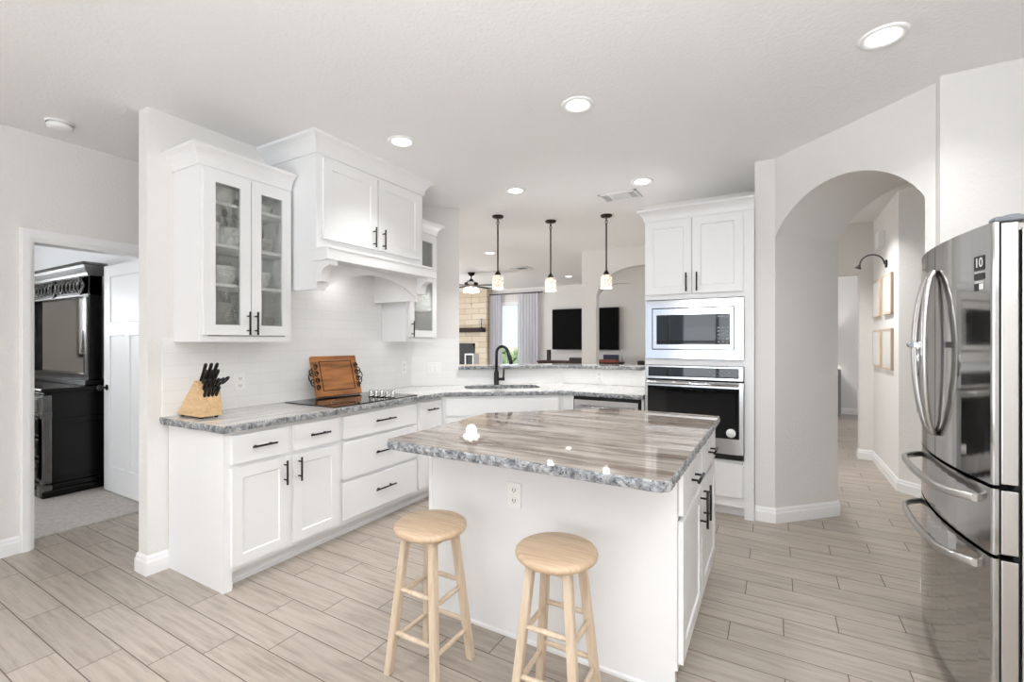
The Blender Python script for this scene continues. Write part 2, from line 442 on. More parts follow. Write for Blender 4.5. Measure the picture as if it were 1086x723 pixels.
b = B(); bx(b, 1.11, 3.1, 6.65, 6.78, 0, CZ); bx(b, -.6, 3.1, 10.62, 10.72, 0, CZ); bx(b, 3.0, 3.1, 3.7, 10.7, 0, CZ); struct('wall_study', b, 'wall')
# living room
b = B()
bx(b, -6.44, -5.62, 10.5, 10.62, 0, .12); bx(b, -6.44, -5.62, 10.5, 10.62, 2.40, CZ); bx(b, -9.0, -6.44, 10.5, 10.62, 0, CZ); bx(b, -5.62, -.6, 10.5, 10.62, 0, CZ)
struct('wall_living_far', b, 'wall')
b = B(); bx(b, -9.1, -9.0, 3.5, 10.6, 0, CZ); struct('wall_living_left', b, 'wall')
b = B(); bx(b, -9.0, -3.30, 3.56, 3.68, 0, CZ); struct('wall_living_near', b, 'wall')
# passage wall with bedroom doorway
b = B(); prism(b, [(-4.4, 0), (1.06, 0), (1.06, 2.035), (1.93, 2.035), (1.93, 0), (3.56, 0), (3.56, CZ), (-4.4, CZ)], -4.37, -4.25, YZ)
struct('wall_passage', b, 'wall')
b = B(); bx(b, -9.0, -4.37, 2.0, 2.1, 0, CZ); struct('wall_bedroom_back', b, 'trim')
b = B(); prism(b, [(-1.6, 0), (2.0, 0), (2.0, CZ), (.85, CZ), (.85, 1.15), (.30, 1.15), (.30, CZ), (-1.6, CZ)], -9.0, -8.9, YZ); bx(b, -9.0, -8.9, .30, .85, 2.05, CZ); struct('wall_bedroom_left', b, 'greige')
b = B()
for q in ((.28, .33, 1.13, 2.07), (.82, .87, 1.13, 2.07), (.28, .87, 1.13, 1.18), (.28, .87, 2.02, 2.07)): bx(b, -8.92, -8.87, q[0], q[1], q[2], q[3])
for k in range(19): bx(b, -8.95, -8.92, .33, .82, 1.20 + k * .044, 1.204 + k * .044)
struct('window_4', b, 'trim')
b = B(); bx(b, -9.0, -7.35, -1.6, -1.5, 0, CZ); bx(b, -5.85, -4.37, -1.6, -1.5, 0, CZ); bx(b, -7.35, -5.85, -1.6, -1.5, 0, .85); bx(b, -7.35, -5.85, -1.6, -1.5, 2.15, CZ); struct('wall_bedroom_near', b, 'wall')
# breakfast side behind the camera: wall with one wide window and blinds
b = B(); bx(b, -4.4, -3.5, -4.3, -4.18, 0, CZ); bx(b, -3.5, 1.1, -4.3, -4.18, 0, .30); bx(b, -3.5, 1.1, -4.3, -4.18, 2.4, CZ); bx(b, 1.1, 1.56, -4.3, -4.18, 0, CZ)
struct('wall_back', b, 'wall')
wf = B()
for x in (-3.5, -2.35, -1.2, -.05, 1.1): bx(wf, x - .035, x + .035, -4.27, -4.2, .30, 2.4)
for z in (.30, 1.35, 2.4): bx(wf, -3.5, 1.1, -4.27, -4.21, z - .03, z + .03)
struct('window_1', wf, 'trim')
bl = B()
for x in (-3.5, -2.35, -1.2, -.05):
    for k in range(22):
        z = 1.72 + k * .029; bx(bl, x + .05, x + 1.10, -4.17, -4.135, z, z + .003)
    bx(bl, x + .04, x + 1.11, -4.18, -4.125, 2.36, 2.41)
o = obj('slatted_blind', bl, 'trim'); tag(o, 'white slatted blinds over the wide breakfast window behind the viewer', 'blind')

# trims and baseboards
BP = [(0, 0), (.016, 0), (.016, .075), (.011, .085), (.011, .098), (.005, .112), (0, .112)]
def baseboard(name, path):
    b = B(); sweep(b, path, BP); struct(name, b, 'trim')
baseboard('baseboard_left', [(-3.30, 1.60), (-3.30, 1.28), (-3.19, 1.28), (-3.19, 1.384)])
baseboard('baseboard_passage', [(-4.25, 1.003), (-4.25, -4.0)][::-1])
baseboard('baseboard_pier', [(-.135, 3.99), (0, 3.99), (.43, 4.42), (.43, 4.66)][::1])
baseboard('baseboard_hall', [(.852, 6.75), (.852, 6.65), (.98, 6.65), (.98, 5.40), (1.75, 4.63)])
baseboard('baseboard_study', [(-.55, 10.62), (2.9, 10.62)])
baseboard('baseboard_arch_right', [(1.13, 3.706), (.71, 3.286), (.742, 3.248), (.742, 3.17), (1.3, 3.17)])
b = B()
prism(b, [(1.003, 0), (1.003, 2.105), (1.99, 2.105), (1.99, 0), (1.93, 0), (1.93, 2.038), (1.060, 2.038), (1.060, 0)], -4.251, -4.232, YZ)
prism(b, [(1.012, 0), (1.012, 2.095), (1.98, 2.095), (1.98, 0), (1.94, 0), (1.94, 2.05), (1.048, 2.05), (1.048, 0)], -4.24, -4.224, YZ)
prism(b, [(1.055, 0), (1.055, 2.04), (1.935, 2.04), (1.935, 0), (1.918, 0), (1.918, 2.022), (1.072, 2.022), (1.072, 0)], -4.375, -4.245, YZ)
struct('trim_1', b, 'trim')

# open bedroom door: three-panel craftsman leaf
def panel_face(bm, w, h, t, holes, rec, Mx=None):
    """slab in x,z, front at y=0, back at y=t; rectangular recesses on both faces"""
    xs = sorted({0, w} | {v for q in holes for v in (q[0], q[1])}); zs = sorted({0, h} | {v for q in holes for v in (q[2], q[3])})
    tb = bmesh.new()
    def inh(x, z): return any(q[0] < x < q[1] and q[2] < z < q[3] for q in holes)
    for i in range(len(xs) - 1):
        for j in range(len(zs) - 1):
            if not inh((xs[i] + xs[i + 1]) / 2, (zs[j] + zs[j + 1]) / 2):
                for y in (0, t):
                    tb.faces.new([tb.verts.new(p) for p in ((xs[i], y, zs[j]), (xs[i + 1], y, zs[j]), (xs[i + 1], y, zs[j + 1]), (xs[i], y, zs[j + 1]))])
    for (x0, x1, z0, z1) in holes:
        for y, r in ((0, rec), (t, t - rec)):
            e = .006 if rec > 0 else 0
            o_ = [(x0, y, z0), (x1, y, z0), (x1, y, z1), (x0, y, z1)]; i_ = [(x0 + e, r, z0 + e), (x1 - e, r, z0 + e), (x1 - e, r, z1 - e), (x0 + e, r, z1 - e)]
            for k in range(4):
                tb.faces.new([tb.verts.new(p) for p in (o_[k], o_[(k + 1) % 4], i_[(k + 1) % 4], i_[k])])
            tb.faces.new([tb.verts.new(p) for p in i_])
    for f in (((0, 0, 0), (w, 0, 0), (w, t, 0), (0, t, 0)), ((0, 0, h), (w, 0, h), (w, t, h), (0, t, h)), ((0, 0, 0), (0, t, 0), (0, t, h), (0, 0, h)), ((w, 0, 0), (w, t, 0), (w, t, h), (w, 0, h))):
        tb.faces.new([tb.verts.new(p) for p in f])
    bmesh.ops.remove_doubles(tb, verts=tb.verts[:], dist=1e-5)
    merge(bm, tb, Mx)
dr = bpy.data.objects.new('door_1', None); COL.objects.link(dr); dr.location = (-5.325, 1.80, .02); dr['kind'] = 'structure'
b = B(); panel_face(b, .925, 2.03, .035, [(.12, .805, 1.515, 1.93), (.12, .415, .22, 1.40), (.51, .805, .22, 1.40)], .010); obj('door_leaf', b, 'trim', dr)
b = B()
for s, y in ((-1, 0), (1, .035)):
    lathe(b, [(0, 0), (.026, 0), (.026, .006), (.01, .01), (.01, .035), (.024, .042), (.028, .055), (.02, .066), (0, .068)], 16, (.065, y, .93), Matrix.Rotation(PI / 2 * (1 if s < 0 else -1), 4, 'X'))
obj('door_handle', b, 'black', dr)

# ------------------------------------------------------------------ cabinetry
def pull(door, x, z, vert, L=.145, r=.006, stand=.032):
    """bar pull centred at x,z on a door whose face is y=-0.02"""
    b = B(); h = L / 2; y = -.02 - stand
    if vert:
        tube(b, [(x, y, z - h), (x, y, z + h)], r); ends = [(x, z - h * .62), (x, z + h * .62)]
    else:
        tube(b, [(x - h, y, z), (x + h, y, z)], r); ends = [(x - h * .62, z), (x + h * .62, z)]
    for ex, ez in ends: tube(b, [(ex, -.018, ez), (ex, y, ez)], r * .8)
    return obj('handle', b, 'black', door)
def shaker(parent, name, x0, x1, z0, z1, rail=.058, label=None):
    b = B(); w, h = x1 - x0, z1 - z0
    panel_face(b, w, h, .019, [(rail, w - rail, rail, h - rail)], .007, Matrix.Translation((x0, -.02, z0)))
    return obj(name, b, 'cab', parent)
def slab(parent, name, x0, x1, z0, z1, y0=-.02, y1=-.001):
    b = B(); bx(b, x0, x1, y0, y1, z0, z1, .0035); return obj(name, b, 'cab', parent)
def base_body(w, d, toe=True, left_panel=False, right_panel=False):
    b = B(); bx(b, 0, w, 0, d, .10, .875); bx(b, 0, w, .075, d, 0, .10)
    if left_panel: bx(b, -.005, .04, -.001, d, 0, .875); bx(b, .038, .055, .02, .075, 0, .10)
    if right_panel: bx(b, w - .02, w, 0, d, 0, .10)
    bx(b, 0.0 if not left_panel else .04, w, .068, .078, 0, .022)
    return b
R90 = PI / 2
# left run: three units
u = thing('base_cabinet', 'white base cabinet with two drawers over two panelled doors below the knife block', 'cabinet', (-2.59, 1.39, 0), R90)
obj('cabinet_body', base_body(.765, .595, left_panel=True), 'cab', u)
d1 = slab(u, 'drawer', .032, .368, .69, .85); pull(d1, .202, .775, False)
d2 = slab(u, 'drawer', .402, .742, .69, .85); pull(d2, .575, .775, False)
d3 = shaker(u, 'door', .032, .368, .128, .668); pull(d3, .338, .58, True)
d4 = shaker(u, 'door', .402, .742, .128, .668); pull(d4, .435, .58, True)
u = thing('drawer_cabinet', 'white three-drawer base cabinet with black bar pulls under the cooktop', 'cabinet', (-2.59, 2.156, 0), R90)
obj('cabinet_body', base_body(.77, .595), 'cab', u)
for z0, z1 in ((.69, .85), (.412, .668), (.135, .388)):
    d = slab(u, 'drawer', .012, .758, z0, z1); pull(d, .385, (z0 + z1) / 2 + .012, False, .2)
u = thing('pull_out_cabinet', 'narrow white pull-out base cabinet between the drawers and the corner sink base', 'cabinet', (-2.59, 2.927, 0), R90)
obj('cabinet_body', base_body(.333, .595), 'cab', u)
d = slab(u, 'door', .012, .315, .135, .85); pull(d, .165, .785, False, .13)
# corner sink base
SA = math.atan2(.645, .87)
u = thing('sink_cabinet', 'white angled corner base cabinet below the kitchen sink', 'cabinet', (-2.588, 3.262, 0), SA)
b = B()
ca, sa = math.cos(SA), math.sin(SA)
def toloc(x, y): dx, dy = x + 2.588, y - 3.262; return (dx * ca + dy * sa, -dx * sa + dy * ca)
prism(b, [toloc(-2.588, 3.262), toloc(-1.712, 3.925), toloc(-1.712, 4.64), toloc(-2.03, 4.64), toloc(-3.175, 3.52), toloc(-3.175, 3.262)], .10, .655)
prism(b, [toloc(-2.588, 3.262), toloc(-1.712, 3.925), toloc(-1.74, 3.955), toloc(-2.618, 3.285)], .655, .875)
prism(b, [toloc(-2.62, 3.33), toloc(-1.74, 3.99), toloc(-1.74, 4.60), toloc(-2.03, 4.60), toloc(-3.15, 3.52)], 0, .10)
obj('cabinet_body', b, 'cab', u)
slab(u, 'false_front', .035, 1.065, .70, .85)
d = shaker(u, 'door', .035, .545, .128, .68); pull(d, .51, .6, True)
d = shaker(u, 'door', .555, 1.065, .128, .68); pull(d, .59, .6, True)
# filler and dishwasher
u = thing('filler_panel', 'narrow white filler strip between sink cabinet and dishwasher', 'cabinet', (-1.711, 3.93, 0))
b = B(); bx(b, 0, .118, 0, .71, .10, .875); bx(b, 0, .118, .075, .71, 0, .10); obj('panel', b, 'cab', u)
u = thing('dishwasher', 'stainless dishwasher with bar handle under the back counter', 'dishwasher', (-1.59, 3.93, 0))
b = B(); bx(b, 0, .60, .0, .6, .0, .872); obj('tub_body', b, 'gap', u)
b = B(); bx(b, .012, .588, -.035, 0, .11, .845, .004); obj('door', b, 'steel', u)
b = B(); bx(b, .0, .60, -.02, .02, .848, .874, .002); bx(b, 0, .010, -.02, .02, .11, .85); bx(b, .590, .6, -.02, .02, .11, .85); obj('control_strip', b, 'gap', u)
b = B(); tube(b, [(.05, -.075, .785), (.55, -.075, .785)], .011); [tube(b, [(x, -.035, .785), (x, -.075, .785)], .008) for x in (.08, .52)]; obj('handle', b, 'steel_bright', u)
u = thing('end_filler', 'white filler strip between dishwasher and oven cabinet', 'cabinet', (-.985, 3.935, 0))
b = B(); bx(b, 0, .022, 0, .70, 0, .875); obj('panel', b, 'cab', u)

# countertops with chiselled edge
def slab_top(name, outline, holes, z0, z1, rough_edges, mats, parent=None, jit=.0035, step=.018):
    """outline CCW; rough_edges: indices of outline segments with chiselled edge"""
    bm = bmesh.new()
    def ring(poly, rough):
        pts = []
        for i in range(len(poly)):
            a, c = Vector(poly[i]), Vector(poly[(i + 1) % len(poly)])
            n = max(1, int((c - a).length / step)) if i in rough else 1
            for k in range(n): pts.append((a + (c - a) * k / n, i in rough, (c - a).normalized()))
        return pts
    R = ring(outline, rough_edges); rings = []
    levels = [(z1, .0), (z1 - .006, 0.0035), (z0 + (z1 - z0) * .5, .005), (z0 + .004, .0025), (z0, -.001)]
    for z, o_ in levels:
        rr = []
        for (p, r_, d) in R:
            nn = Vector((d.y, -d.x))
            k = (o_ + random.uniform(-jit, jit)) if r_ else 0
            if z == z1: k = random.uniform(-jit, jit) * .5 if r_ else 0
            q = p + nn * k; rr.append(bm.verts.new((q.x, q.y, z + (random.uniform(-.0015, .0015) if r_ and z not in (z0, z1) else 0))))
        rings.append(rr)
    n = len(R)
    for a, c in zip(rings, rings[1:]):
        for i in range(n):
            f = bm.faces.new((a[i], a[(i + 1) % n], c[(i + 1) % n], c[i])); f.material_index = 1
    top = [[v.co.copy() for v in rings[0]]] + [[Vector((h[0], h[1], z1)) for h in hh] for hh in holes]
    hv = [[bm.verts.new((h[0], h[1], z1)) for h in hh] for hh in holes]
    hb = [[bm.verts.new((h[0], h[1], z0)) for h in hh] for hh in holes]
    for a, c in zip(hv, hb):
        for i in range(len(a)): bm.faces.new((a[i], a[(i + 1) % len(a)], c[(i + 1) % len(a)], c[i])).material_index = 1
    flat = rings[0] + [v for q in hv for v in q]
    for tri in tessellate_polygon([[Vector((v.x, v.y, 0)) for v in q] for q in top]):
        try: bm.faces.new([flat[i] for i in tri]).material_index = 0
        except ValueError: pass
    flatb = rings[-1] + [v for q in hb for v in q]
    for tri in tessellate_polygon([[Vector((v.x, v.y, 0)) for v in q] for q in top]):
        try: bm.faces.new([flatb[i] for i in tri]).material_index = 0
        except ValueError: pass
    return obj(name, bm, mats, parent)
SKC = Vector((-2.36, 3.93)); sA = math.radians(39); su = Vector((math.cos(sA), math.sin(sA))); sv = Vector((-math.sin(sA), math.cos(sA)))
def sink_outline(w, d, r=.11, n=7, c=SKC):
    pts = []
    for cx_, cy_, a0 in ((w / 2 - r, d / 2 - r, 0), (-w / 2 + r, d / 2 - r, 90), (-w / 2 + r, -d / 2 + r, 180), (w / 2 - r, -d / 2 + r, 270)):
        for k in range(n):
            a = math.radians(a0 + 90 * k / (n - 1)); x, y = cx_ + r * math.cos(a), cy_ + r * math.sin(a)
            q = c + su * x + sv * y; pts.append((q.x, q.y))
    return pts
o = slab_top('countertop', [(-3.188, 1.342), (-2.55, 1.360), (-2.55, 3.25), (-1.70, 3.90), (-.962, 3.90), (-.962, 4.645), (-2.025, 4.645), (-3.182, 3.52)],
             [sink_outline(.74, .36)[::-1]], .8755, .914, {0, 1, 2, 3}, ['granite_perimeter', 'granite_edge'])
tag(o, 'pale grey granite countertop with rough chiselled edge along the wall cabinets', 'countertop')
# raised bar ledge
lo = [(PO.x + dn.x * -.04 - dd.x * .0 - .006, PO.y + dn.y * -.04 - .006), (DB.x - dn.x * .04 + .016, DB.y - .04), (-1.153, 4.62), (-1.153, 4.95), (-2.13, 4.95), (PO.x + dn.x * .30, PO.y + dn.y * .30)]
o = slab_top('bar_ledge', lo, [], 1.076, 1.112, {0, 1, 3, 4}, ['granite_perimeter', 'granite_edge'], jit=.002)
tag(o, 'long granite ledge of the raised bar behind sink, open to the living room', 'countertop')

# backsplash tiles (thin slabs on the walls)
def tiles(name, L, h, loc, rot, t=.008):
    b = B(); bx(b, 0, L, -t, 0, 0, h); return struct(name, b, 'subway', loc, rot)
tiles('wall_backsplash_left', 2.17, .475, (-3.19, 1.352, .9145), R90)
b = B(); bx(b, 0, 1.10, -.008, 0, 0, .55); struct('wall_backsplash_hood', b, 'subway', (-3.19, 2.02, 1.3895), R90)
aD = math.atan2(dd.y, dd.x)
tiles('wall_backsplash_diagonal', (PO - DA).length, .475, (DA.x, DA.y, .9145), aD)
tiles('wall_backsplash_sink', (DB - PO).length, .16, (PO.x, PO.y, .9145), aD)
tiles('wall_backsplash_bar', 1.06, .16, (-2.02, 4.66, .9145), 0)

# crown
CP = [(0, 0), (.010, 0), (.010, .012), (.013, .026), (.019, .044), (.029, .062), (.043, .077), (.055, .084), (.060, .087), (.064, .090), (.064, .105), (0, .105)]
def crown(parent, x0, x1, depth, z, scale=1.0, name='crown_moulding', rside=True, lside=True):
    b = B(); path = ([(x0, depth)] if lside else []) + [(x0, 0), (x1, 0)] + ([(x1, depth)] if rside else [])
    pr = [(o_ * scale, z + h_ * scale) for o_, h_ in CP]
    sweep(b, path, pr); return obj(name, b, 'cab', parent)
def glass_door(parent, x0, x1, z0, z1, st=.063):
    b = B(); w, h = x1 - x0, z1 - z0
    for q in ((0, st, 0, h), (w - st, w, 0, h), (st, w - st, 0, st), (st, w - st, h - st, h)):
        bx(b, x0 + q[0], x0 + q[1], -.02, -.001, z0 + q[2], z0 + q[3])
    d = obj('door', b, 'cab', parent)
    b = B(); bx(b, x0 + st, x1 - st, -.012, -.008, z0 + st, z1 - st); obj('glass_pane', b, 'glass', d)
    return d
def glass_cabinet(label, y0, w, doors, shelves, handle, crn):
    u = thing('glass_cabinet', label, 'cabinet', (-2.89, y0, 1.365), R90)
    b = B(); D = .298; Hh = 1.035; t = .018
    bx(b, 0, t, 0, D, 0, Hh); bx(b, w - t, w, 0, D, 0, Hh); bx(b, t, w - t, .0, D, .0, .035); bx(b, t, w - t, 0, D, Hh - .04, Hh)
    for x in doors['stiles']: bx(b, x[0], x[1], 0, .018, .035, Hh - .04)
    obj('cabinet_body', b, 'cab', u)
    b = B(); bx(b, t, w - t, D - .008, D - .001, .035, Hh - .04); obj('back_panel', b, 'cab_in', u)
    for z in shelves:
        b = B(); bx(b, t, w - t, .02, D - .01, z - .009, z + .009); obj('shelf', b, 'cab', u)
    for (x0, x1), hx in zip(doors['spans'], handle):
        d = glass_door(u, x0, x1, .04, .975 + .035); pull(d, hx, .115, True, .145)
    crown(u, 0, w - .001, D, 1.03, 1.0, lside=crn[0], rside=crn[1])
    return u
SH1 = (.345, .585, .84)
glass_cabinet('tall white wall cabinet with two seeded glass doors holding plates and bowls', 1.413, .578,
              {'stiles': [(.018, .045), (.533, .56)], 'spans': [(.015, .289), (.295, .566)]}, SH1, (.267, .317), (True, False))
glass_cabinet('white wall cabinet with a single seeded glass door beyond the range hood', 3.125, .42,
              {'stiles': [(.018, .06), (.38, .402)], 'spans': [(.03, .412)]}, (.30, .70), (.055,), (True, True))

# hood cabinet
HW = 1.055
u = thing('hood_cabinet', 'white range hood cabinet with two panelled doors, arched valance and corbels over the cooktop', 'range hood', (-2.64, 2.005, 0), R90)
b = B(); bx(b, 0, HW, 0, .548, 1.975, 2.655)
bx(b, 0, .03, .021, .548, 1.715, 1.975); bx(b, HW - .03, HW, .021, .548, 1.715, 1.975)
obj('cabinet_body', b, 'cab', u)
b = B(); pts = [(0.0, 1.715), (.075, 1.715), (.085, 1.745)]
for i in range(21):
    a = i / 20; x = .10 + (HW - .20) * a; pts.append((x, 1.745 + .12 * math.sin(PI * a) ** .75))
pts += [(HW - .085, 1.745), (HW - .075, 1.715), (HW, 1.715), (HW, 1.974), (0, 1.974)]
prism(b, pts, 0, .02, XZ); obj('valance', b, 'cab', u)
b = B(); bx(b, -.018, HW + .018, -.135, .03, 1.90, 1.982, .003); bx(b, -.024, HW + .024, -.141, .03, 1.97, 1.988, .003); obj('mantel_band', b, 'cab', u)
for x in (.004, HW - .069):
    b = B(); pts = [(-.001, 1.9), (-.125, 1.9), (-.125, 1.868), (-.11, 1.864)]
    for i in range(9):
        a = PI / 2 * i / 8; pts.append((-.045 - .06 * math.cos(a) if False else -.105 + .065 * math.sin(a), 1.862 - .065 * (1 - math.cos(a))))
    pts += [(-.04, 1.765), (-.001, 1.765)]
    prism(b, pts, x, x + .065, YZ); obj('corbel', b, 'cab', u)
d = shaker(u, 'door', .045, .522, 2.058, 2.60, .065); pull(d, .48, 2.145, True, .15)
d = shaker(u, 'door', .533, 1.01, 2.058, 2.60, .065); pull(d, .575, 2.145, True, .15)
crown(u, 0, HW, .548, 2.62, 1.165)

# tall oven cabinet
OX, OY = -.957, 3.95
u = thing('oven_cabinet', 'tall white cabinet housing the built-in microwave and wall oven', 'cabinet', (OX, OY, 0))
OWd = .825
b = B(); bx(b, 0, .012, 0, .79, 0, 2.37); bx(b, .752, OWd - .006, 0, .79, 0, 2.37)
bx(b, .012, .752, 0, .79, .085, .445); bx(b, .012, .752, 0, .79, 1.172, 1.222); bx(b, .012, .752, 0, .79, 1.712, 2.37); bx(b, .012, .752, .075, .79, 0, .085)
bx(b, .012, .752, .62, .79, .445, 1.712); bx(b, 0, OWd - .006, 0, .79, 2.37, 2.375)
obj('cabinet_body', b, 'cab', u)
d = shaker(u, 'door', .008, .372, 1.755, 2.365, .062); pull(d, .335, 1.845, True, .15)
d = shaker(u, 'door', .380, .745, 1.755, 2.365, .062); pull(d, .415, 1.845, True, .15)
slab(u, 'drawer', .012, .745, .16, .425)
crown(u, 0, OWd - .006, .79, 2.37, .92, rside=False)

# microwave with trim kit
u = thing('microwave', 'built-in stainless microwave with wide trim frame above the oven', 'microwave', (OX + .010, OY, 1.226))
b = B(); w, h = .738, .478
for q in ((0, w, 0, .072), (0, w, h - .062, h), (0, .052, .072, h - .062), (w - .062, w, .072, h - .062)): bx(b, q[0], q[1], -.022, 0, q[2], q[3])
obj('trim_frame', b, 'steel_bright', u)
b = B(); bx(b, .05, w - .06, -.010, .38, .07, h - .06); obj('oven_body', b, 'gap', u)
b = B()
X0, X1, Z0, Z1 = .0605, w - .0705, .0805, h - .0705
for q in ((X0, X0 + .03, Z0, Z1), (X1 - .022, X1, Z0, Z1), (X0 + .03, X1 - .022, Z0, Z0 + .035), (X0 + .03, X1 - .022, Z1 - .05, Z1)): bx(b, q[0], q[1], -.03, -.01, q[2], q[3])
obj('door', b, 'steel_bright', u)
b = B(); bx(b, X0 + .03, X1 - .125, -.0275, -.01, Z0 + .035, Z1 - .05); obj('door_window', b, 'glass_black', u)
b = B(); bx(b, X1 - .123, X1 - .022, -.0275, -.01, Z0 + .035, Z1 - .05)
cp = obj('control_panel', b, 'glass_black', u)
b = B()
for i in range(3):
    for j in range(5): bx(b, X1 - .112 + i * .03, X1 - .092 + i * .03, -.029, -.027, Z0 + .05 + j * .028, Z0 + .064 + j * .028)
bx(b, X1 - .112, X1 - .035, -.029, -.027, Z1 - .078, Z1 - .062)
obj('button', b, 'grey_cab', cp)['kind'] = 'stuff'

# wall oven
u = thing('built_in_oven', 'built-in stainless wall oven with black glass door and round white sticker', 'oven', (OX + .010, OY, .447))
b = B(); bx(b, .01, .73, 0, .55, .005, .72); obj('oven_body', b, 'gap', u)
b = B(); bx(b, 0, w, -.035, 0, .612, .722, .003); cpf = obj('control_panel', b, 'steel', u)
b = B(); bx(b, .025, w - .03, -.037, -.03, .632, .710); obj('control_glass', b, 'glass_black', cpf)
for i in range(6):
    for z in (.650, .675): b = B(); bx(b, .50 + i * .026, .514 + i * .026, -.0385, -.0365, z, z + .005); obj('display_mark', b, 'grey_cab', cpf)
b = B()
for q in ((0, .022, .05, .60), (w - .028, w, .05, .60), (.022, w - .028, .05, .168), (.022, w - .028, .555, .60)): bx(b, q[0], q[1], -.045, 0, q[2], q[3])
dd_ = obj('door', b, 'steel', u)
b = B(); bx(b, .022, w - .028, -.042, -.002, .168, .555); obj('door_glass', b, 'glass_black', dd_)
b = B(); tube(b, [(.03, -.092, .585), (w - .03, -.092, .585)], .013, 12); [tube(b, [(x, -.04, .585), (x, -.09, .585)], .009) for x in (.06, w - .06)]; obj('handle', b, 'steel_bright', dd_)
b = B(); lathe(b, [(0, 0), (.034, 0), (.034, .001), (0, .001)], 28, (.652, -.0425, .213), Matrix.Rotation(PI / 2, 4, 'X')); st = obj('sticker', b, 'white_plastic', dd_); st['label'] = 'round white sticker'
b = B()
for k in range(3): bx(b, .005, w - .005, -.03, -.002, .006 + k * .014, .014 + k * .014)
obj('vent', b, 'slot', u)

# ------------------------------------------------------------------ island
IX0, IX1, IY0, IY1 = -1.545, -.325, 1.85, 3.0
u = thing('kitchen_island', 'white kitchen island cabinet with plain front panel and drawers on its right side', 'island', (0, 0, 0))
b = B()
prism(b, [(IX0, IY0), (IX1, IY0), (IX1, IY1), (-.95, IY1), (IX0, 2.40)], .10, .8755)
prism(b, [(IX0, IY0), (IX1 - .01, IY0), (IX1 - .01, IY0 + .04), (IX1 - .075, IY0 + .04), (IX1 - .075, IY1), (-.98, IY1 - .07), (IX0, 2.34)], 0, .10)
obj('cabinet_body', b, 'cab', u)
b = B(); sweep(b, [(IX0, 2.40), (IX0, IY0), (IX1 - .01, IY0)], [(0, 0), (.008, 0), (.008, .012), (0, .018)]); bx(b, IX0 - .004, IX0 + .018, IY0 - .004, IY0 + .01, .012, .8755); obj('quarter_round', b, 'cab', u)
us = bpy.data.objects.new('drawer_side', None); COL.objects.link(us)
bpy.data.objects.remove(us)
MI = Matrix.Translation((IX1, 1.80, 0)) @ Matrix.Rotation(R90, 4, 'Z')
def onside(o):
    o.matrix_parent_inverse = Matrix(); o.location = (IX1 + .002, 1.845, 0); o.rotation_euler[2] = R90; return o
b = B(); bx(b, 0, .012, .0, .03, .10, .875)
def iside(kind, x0, x1, z0, z1, hx, hz, vert):
    b = B(); wdt, hgt = x1 - x0, z1 - z0
    if kind == 'door': panel_face(b, wdt, hgt, .019, [(.06, wdt - .06, .06, hgt - .06)], .007, Matrix.Translation((x0, -.02, z0)))
    else: bx(b, x0, x1, -.02, -.001, z0, z1, .003)
    d = onside(obj(kind, b, 'cab', u))
    pull(d, hx, hz, vert, .17 if vert else .15)
iside('drawer', -.002, .50, .70, .862, .245, .79, False)
iside('drawer', .525, 1.08, .70, .862, .80, .79, False)
iside('door', -.002, .50, .135, .678, .455, .585, True)
iside('door', .525, 1.08, .135, .678, .57, .585, True)
b = B(); b.free()
o = slab_top('island_countertop', [(-1.535, 1.545), (-.325, 1.535), (-.298, 1.562), (-.292, 3.04), (-.97, 3.045), (-1.58, 2.45), (-1.562, 1.575)], [], .8765, .915, {0, 1, 2, 3, 4, 5, 6}, ['granite_island', 'granite_edge'])
tag(o, 'polished brown and cream streaked granite slab with chiselled edge on island', 'countertop')

# ------------------------------------------------------------------ outlets
def outlet(label, loc, rot, wide=1, kind='duplex'):
    u = thing('electrical_outlet', label, 'outlet', loc, rot)
    b = B(); bx(b, -.036 * wide, .036 * wide, -.006, 0, -.058, .058, .002); p = obj('cover_plate', b, 'white_plastic', u)
    for k in range(wide):
        cx_ = (k - (wide - 1) / 2) * .05
        if kind == 'duplex' and k == 0:
            for z in (-.024, .024):
                b = B(); bx(b, cx_ - .016, cx_ + .016, -.0085, -.005, z - .014, z + .014, .002); s = obj('socket', b, 'white_plastic', u)
                b = B(); bx(b, cx_ - .008, cx_ - .005, -.0095, -.008, z - .004, z + .007); bx(b, cx_ + .005, cx_ + .008, -.0095, -.008, z - .004, z + .007); bx(b, cx_ - .002, cx_ + .002, -.0095, -.008, z - .011, z - .007); obj('slot', b, 'slot', s)
        else:
            b = B(); bx(b, cx_ - .012, cx_ + .012, -.010, -.005, -.03, .03, .002); obj('switch', b, 'white_plastic', u)
outlet('white duplex outlet on the plain front panel of the island', (-1.043, 1.85, .66), 0)
outlet('white outlet on tile backsplash beside the knife block', (-3.182, 1.81, 1.09), R90)
outlet('white outlet on the tile under the far glass cabinet', (-3.182, 3.41, 1.11), R90)
outlet('white double switch plate on the tile left of the bar opening', (-3.029 + .0058, 3.686 - .006, 1.09), aD, 2, 'sw')
outlet('white outlet on low tiled bar wall above the dishwasher', (-1.60, 4.652, 1.0), 0)

